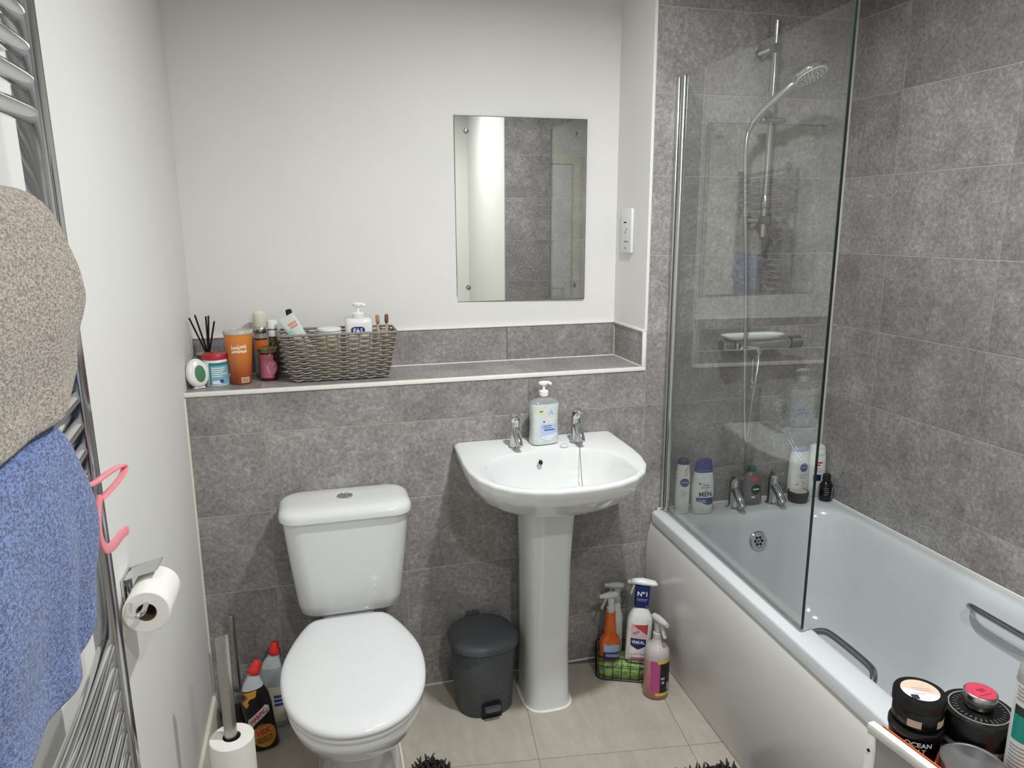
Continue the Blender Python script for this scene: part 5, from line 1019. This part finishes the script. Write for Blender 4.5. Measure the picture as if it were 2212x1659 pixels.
# tall bottle at the right
t, B, b = bottle('supplement_bottle', 'tall white bottle with a teal label panel at the near end of the trolley', 'bottle', (1.3395, -1.5155, ZP), [(0.0, 0.024, 0.024, 2), (0.003, 0.0265, 0.0265, 2), (0.2135, 0.0265, 0.0265, 2), (0.2255, 0.025, 0.025, 2), (0.2375, 0.018, 0.018, 2), (0.2475, 0.013, 0.013, 2)], C('bottle_grey2', '9b9a93', rough=0.2, coat=0.3), rotz=R(-45))
decal('white_label', B, f_rect(-0.070, 0.070, 0.012, 0.205), C('label_pale', 'd5d6d3', rough=0.4), t); decal('black_bar', B, f_rect(-0.030, 0.070, 0.158, 0.172), C('bar_black', '26302f', rough=0.4), t, 0.0007); decal('teal_panel', B, f_rect(-0.030, 0.070, 0.118, 0.158), 'teal', t, 0.0007)
decal('small_print', B, lines(12, -0.030, 0.02, 0.108, 0.006, 0.002, 41), 'grey_text', t, 0.0008); decal('top_print', B, lines(4, -0.030, 0.02, 0.199, 0.006, 0.002, 43), 'grey_text', t, 0.0008)

# ================================================================== MATS
def mat(name, label, outline, origin, seedv):
    """shaggy mat: outline in world xy"""
    t = thing(name, label, 'mat', (origin[0], origin[1], 0.0))
    def ins_(x, y):
        c = False; n = len(outline)
        for i in range(n):
            (xa, ya), (xb, yb) = outline[i], outline[i-1]
            if (ya > y) != (yb > y) and x < (xb-xa)*(y-ya)/(yb-ya)+xa: c = not c
        return c
    bm = NB(); lo_ = [bm.verts.new((x-origin[0], y-origin[1], 0.0006)) for x, y in outline]; hi_ = [bm.verts.new((x-origin[0], y-origin[1], 0.006)) for x, y in outline]
    n = len(outline)
    for i in range(n): bm.faces.new((lo_[i], lo_[(i+1) % n], hi_[(i+1) % n], hi_[i]))
    bm.faces.new(hi_); bm.faces.new(lo_[::-1]); obj('mat_backing', bm, 'black', t, smooth=False)
    pile = NB(); r_ = random.Random(seedv); st = 0.0105
    x0, x1 = min(p[0] for p in outline), max(p[0] for p in outline); y0, y1 = min(p[1] for p in outline), max(p[1] for p in outline)
    for i in range(int((x1-x0)/st)+1):
        for j in range(int((y1-y0)/st)+1):
            x, y = x0+i*st+r_.uniform(-0.003, 0.003), y0+j*st+r_.uniform(-0.003, 0.003)
            if not ins_(x, y): continue
            h = r_.uniform(0.014, 0.024); lx, ly = r_.uniform(-0.011, 0.011), r_.uniform(-0.011, 0.011); x -= origin[0]; y -= origin[1]
            vs = []
            for f, rad in ((0.0, 0.0028), (0.55, 0.0036), (1.0, 0.0018)):
                cx, cy, z = x+lx*f*f, y+ly*f*f, 0.006+h*f
                vs.append([pile.verts.new((cx+rad*math.cos(q*PI/2), cy+rad*math.sin(q*PI/2), z)) for q in range(4)])
            for A2, B2 in zip(vs, vs[1:]):
                for q in range(4): pile.faces.new((A2[q], A2[(q+1) % 4], B2[(q+1) % 4], B2[q]))
            pile.faces.new(vs[-1])
    po = obj('pile', pile, C('mat_pile', '3a3639', rough=0.95, var=0.35, vscale=60), t, angle=180); po['kind'] = 'stuff'
def arc_(cx, cy, r, a0, a1, n=8): return [(cx+r*math.cos(R(a0+(a1-a0)*i/n)), cy+r*math.sin(R(a0+(a1-a0)*i/n))) for i in range(n+1)]
# pedestal mat cut round the foot of the toilet: right arm, notch, left arm, body
o1 = arc_(0.617, -0.415, 0.052, 0, 180) + [(0.565, -0.50)] + arc_(0.425, -0.50, 0.132, 0, -180, 14) + arc_(0.250, -0.415, 0.040, 0, 180) + [(0.205, -0.60)] + arc_(0.255, -0.90, 0.05, 180, 270) + arc_(0.619, -0.90, 0.05, 270, 360)
mat('pedestal_mat', 'dark grey shaggy mat curving round the foot of the toilet', o1, (0.43, -0.70), 2)
o2 = arc_(1.412, -0.650, 0.045, 0, 90) + arc_(0.95, -0.650, 0.045, 90, 180) + arc_(0.95, -1.02, 0.045, 180, 270) + arc_(1.385, -1.02, 0.045, 270, 360)
mat('bath_mat', 'dark grey shaggy mat lying beside the bath panel', o2, (1.18, -0.83), 5)
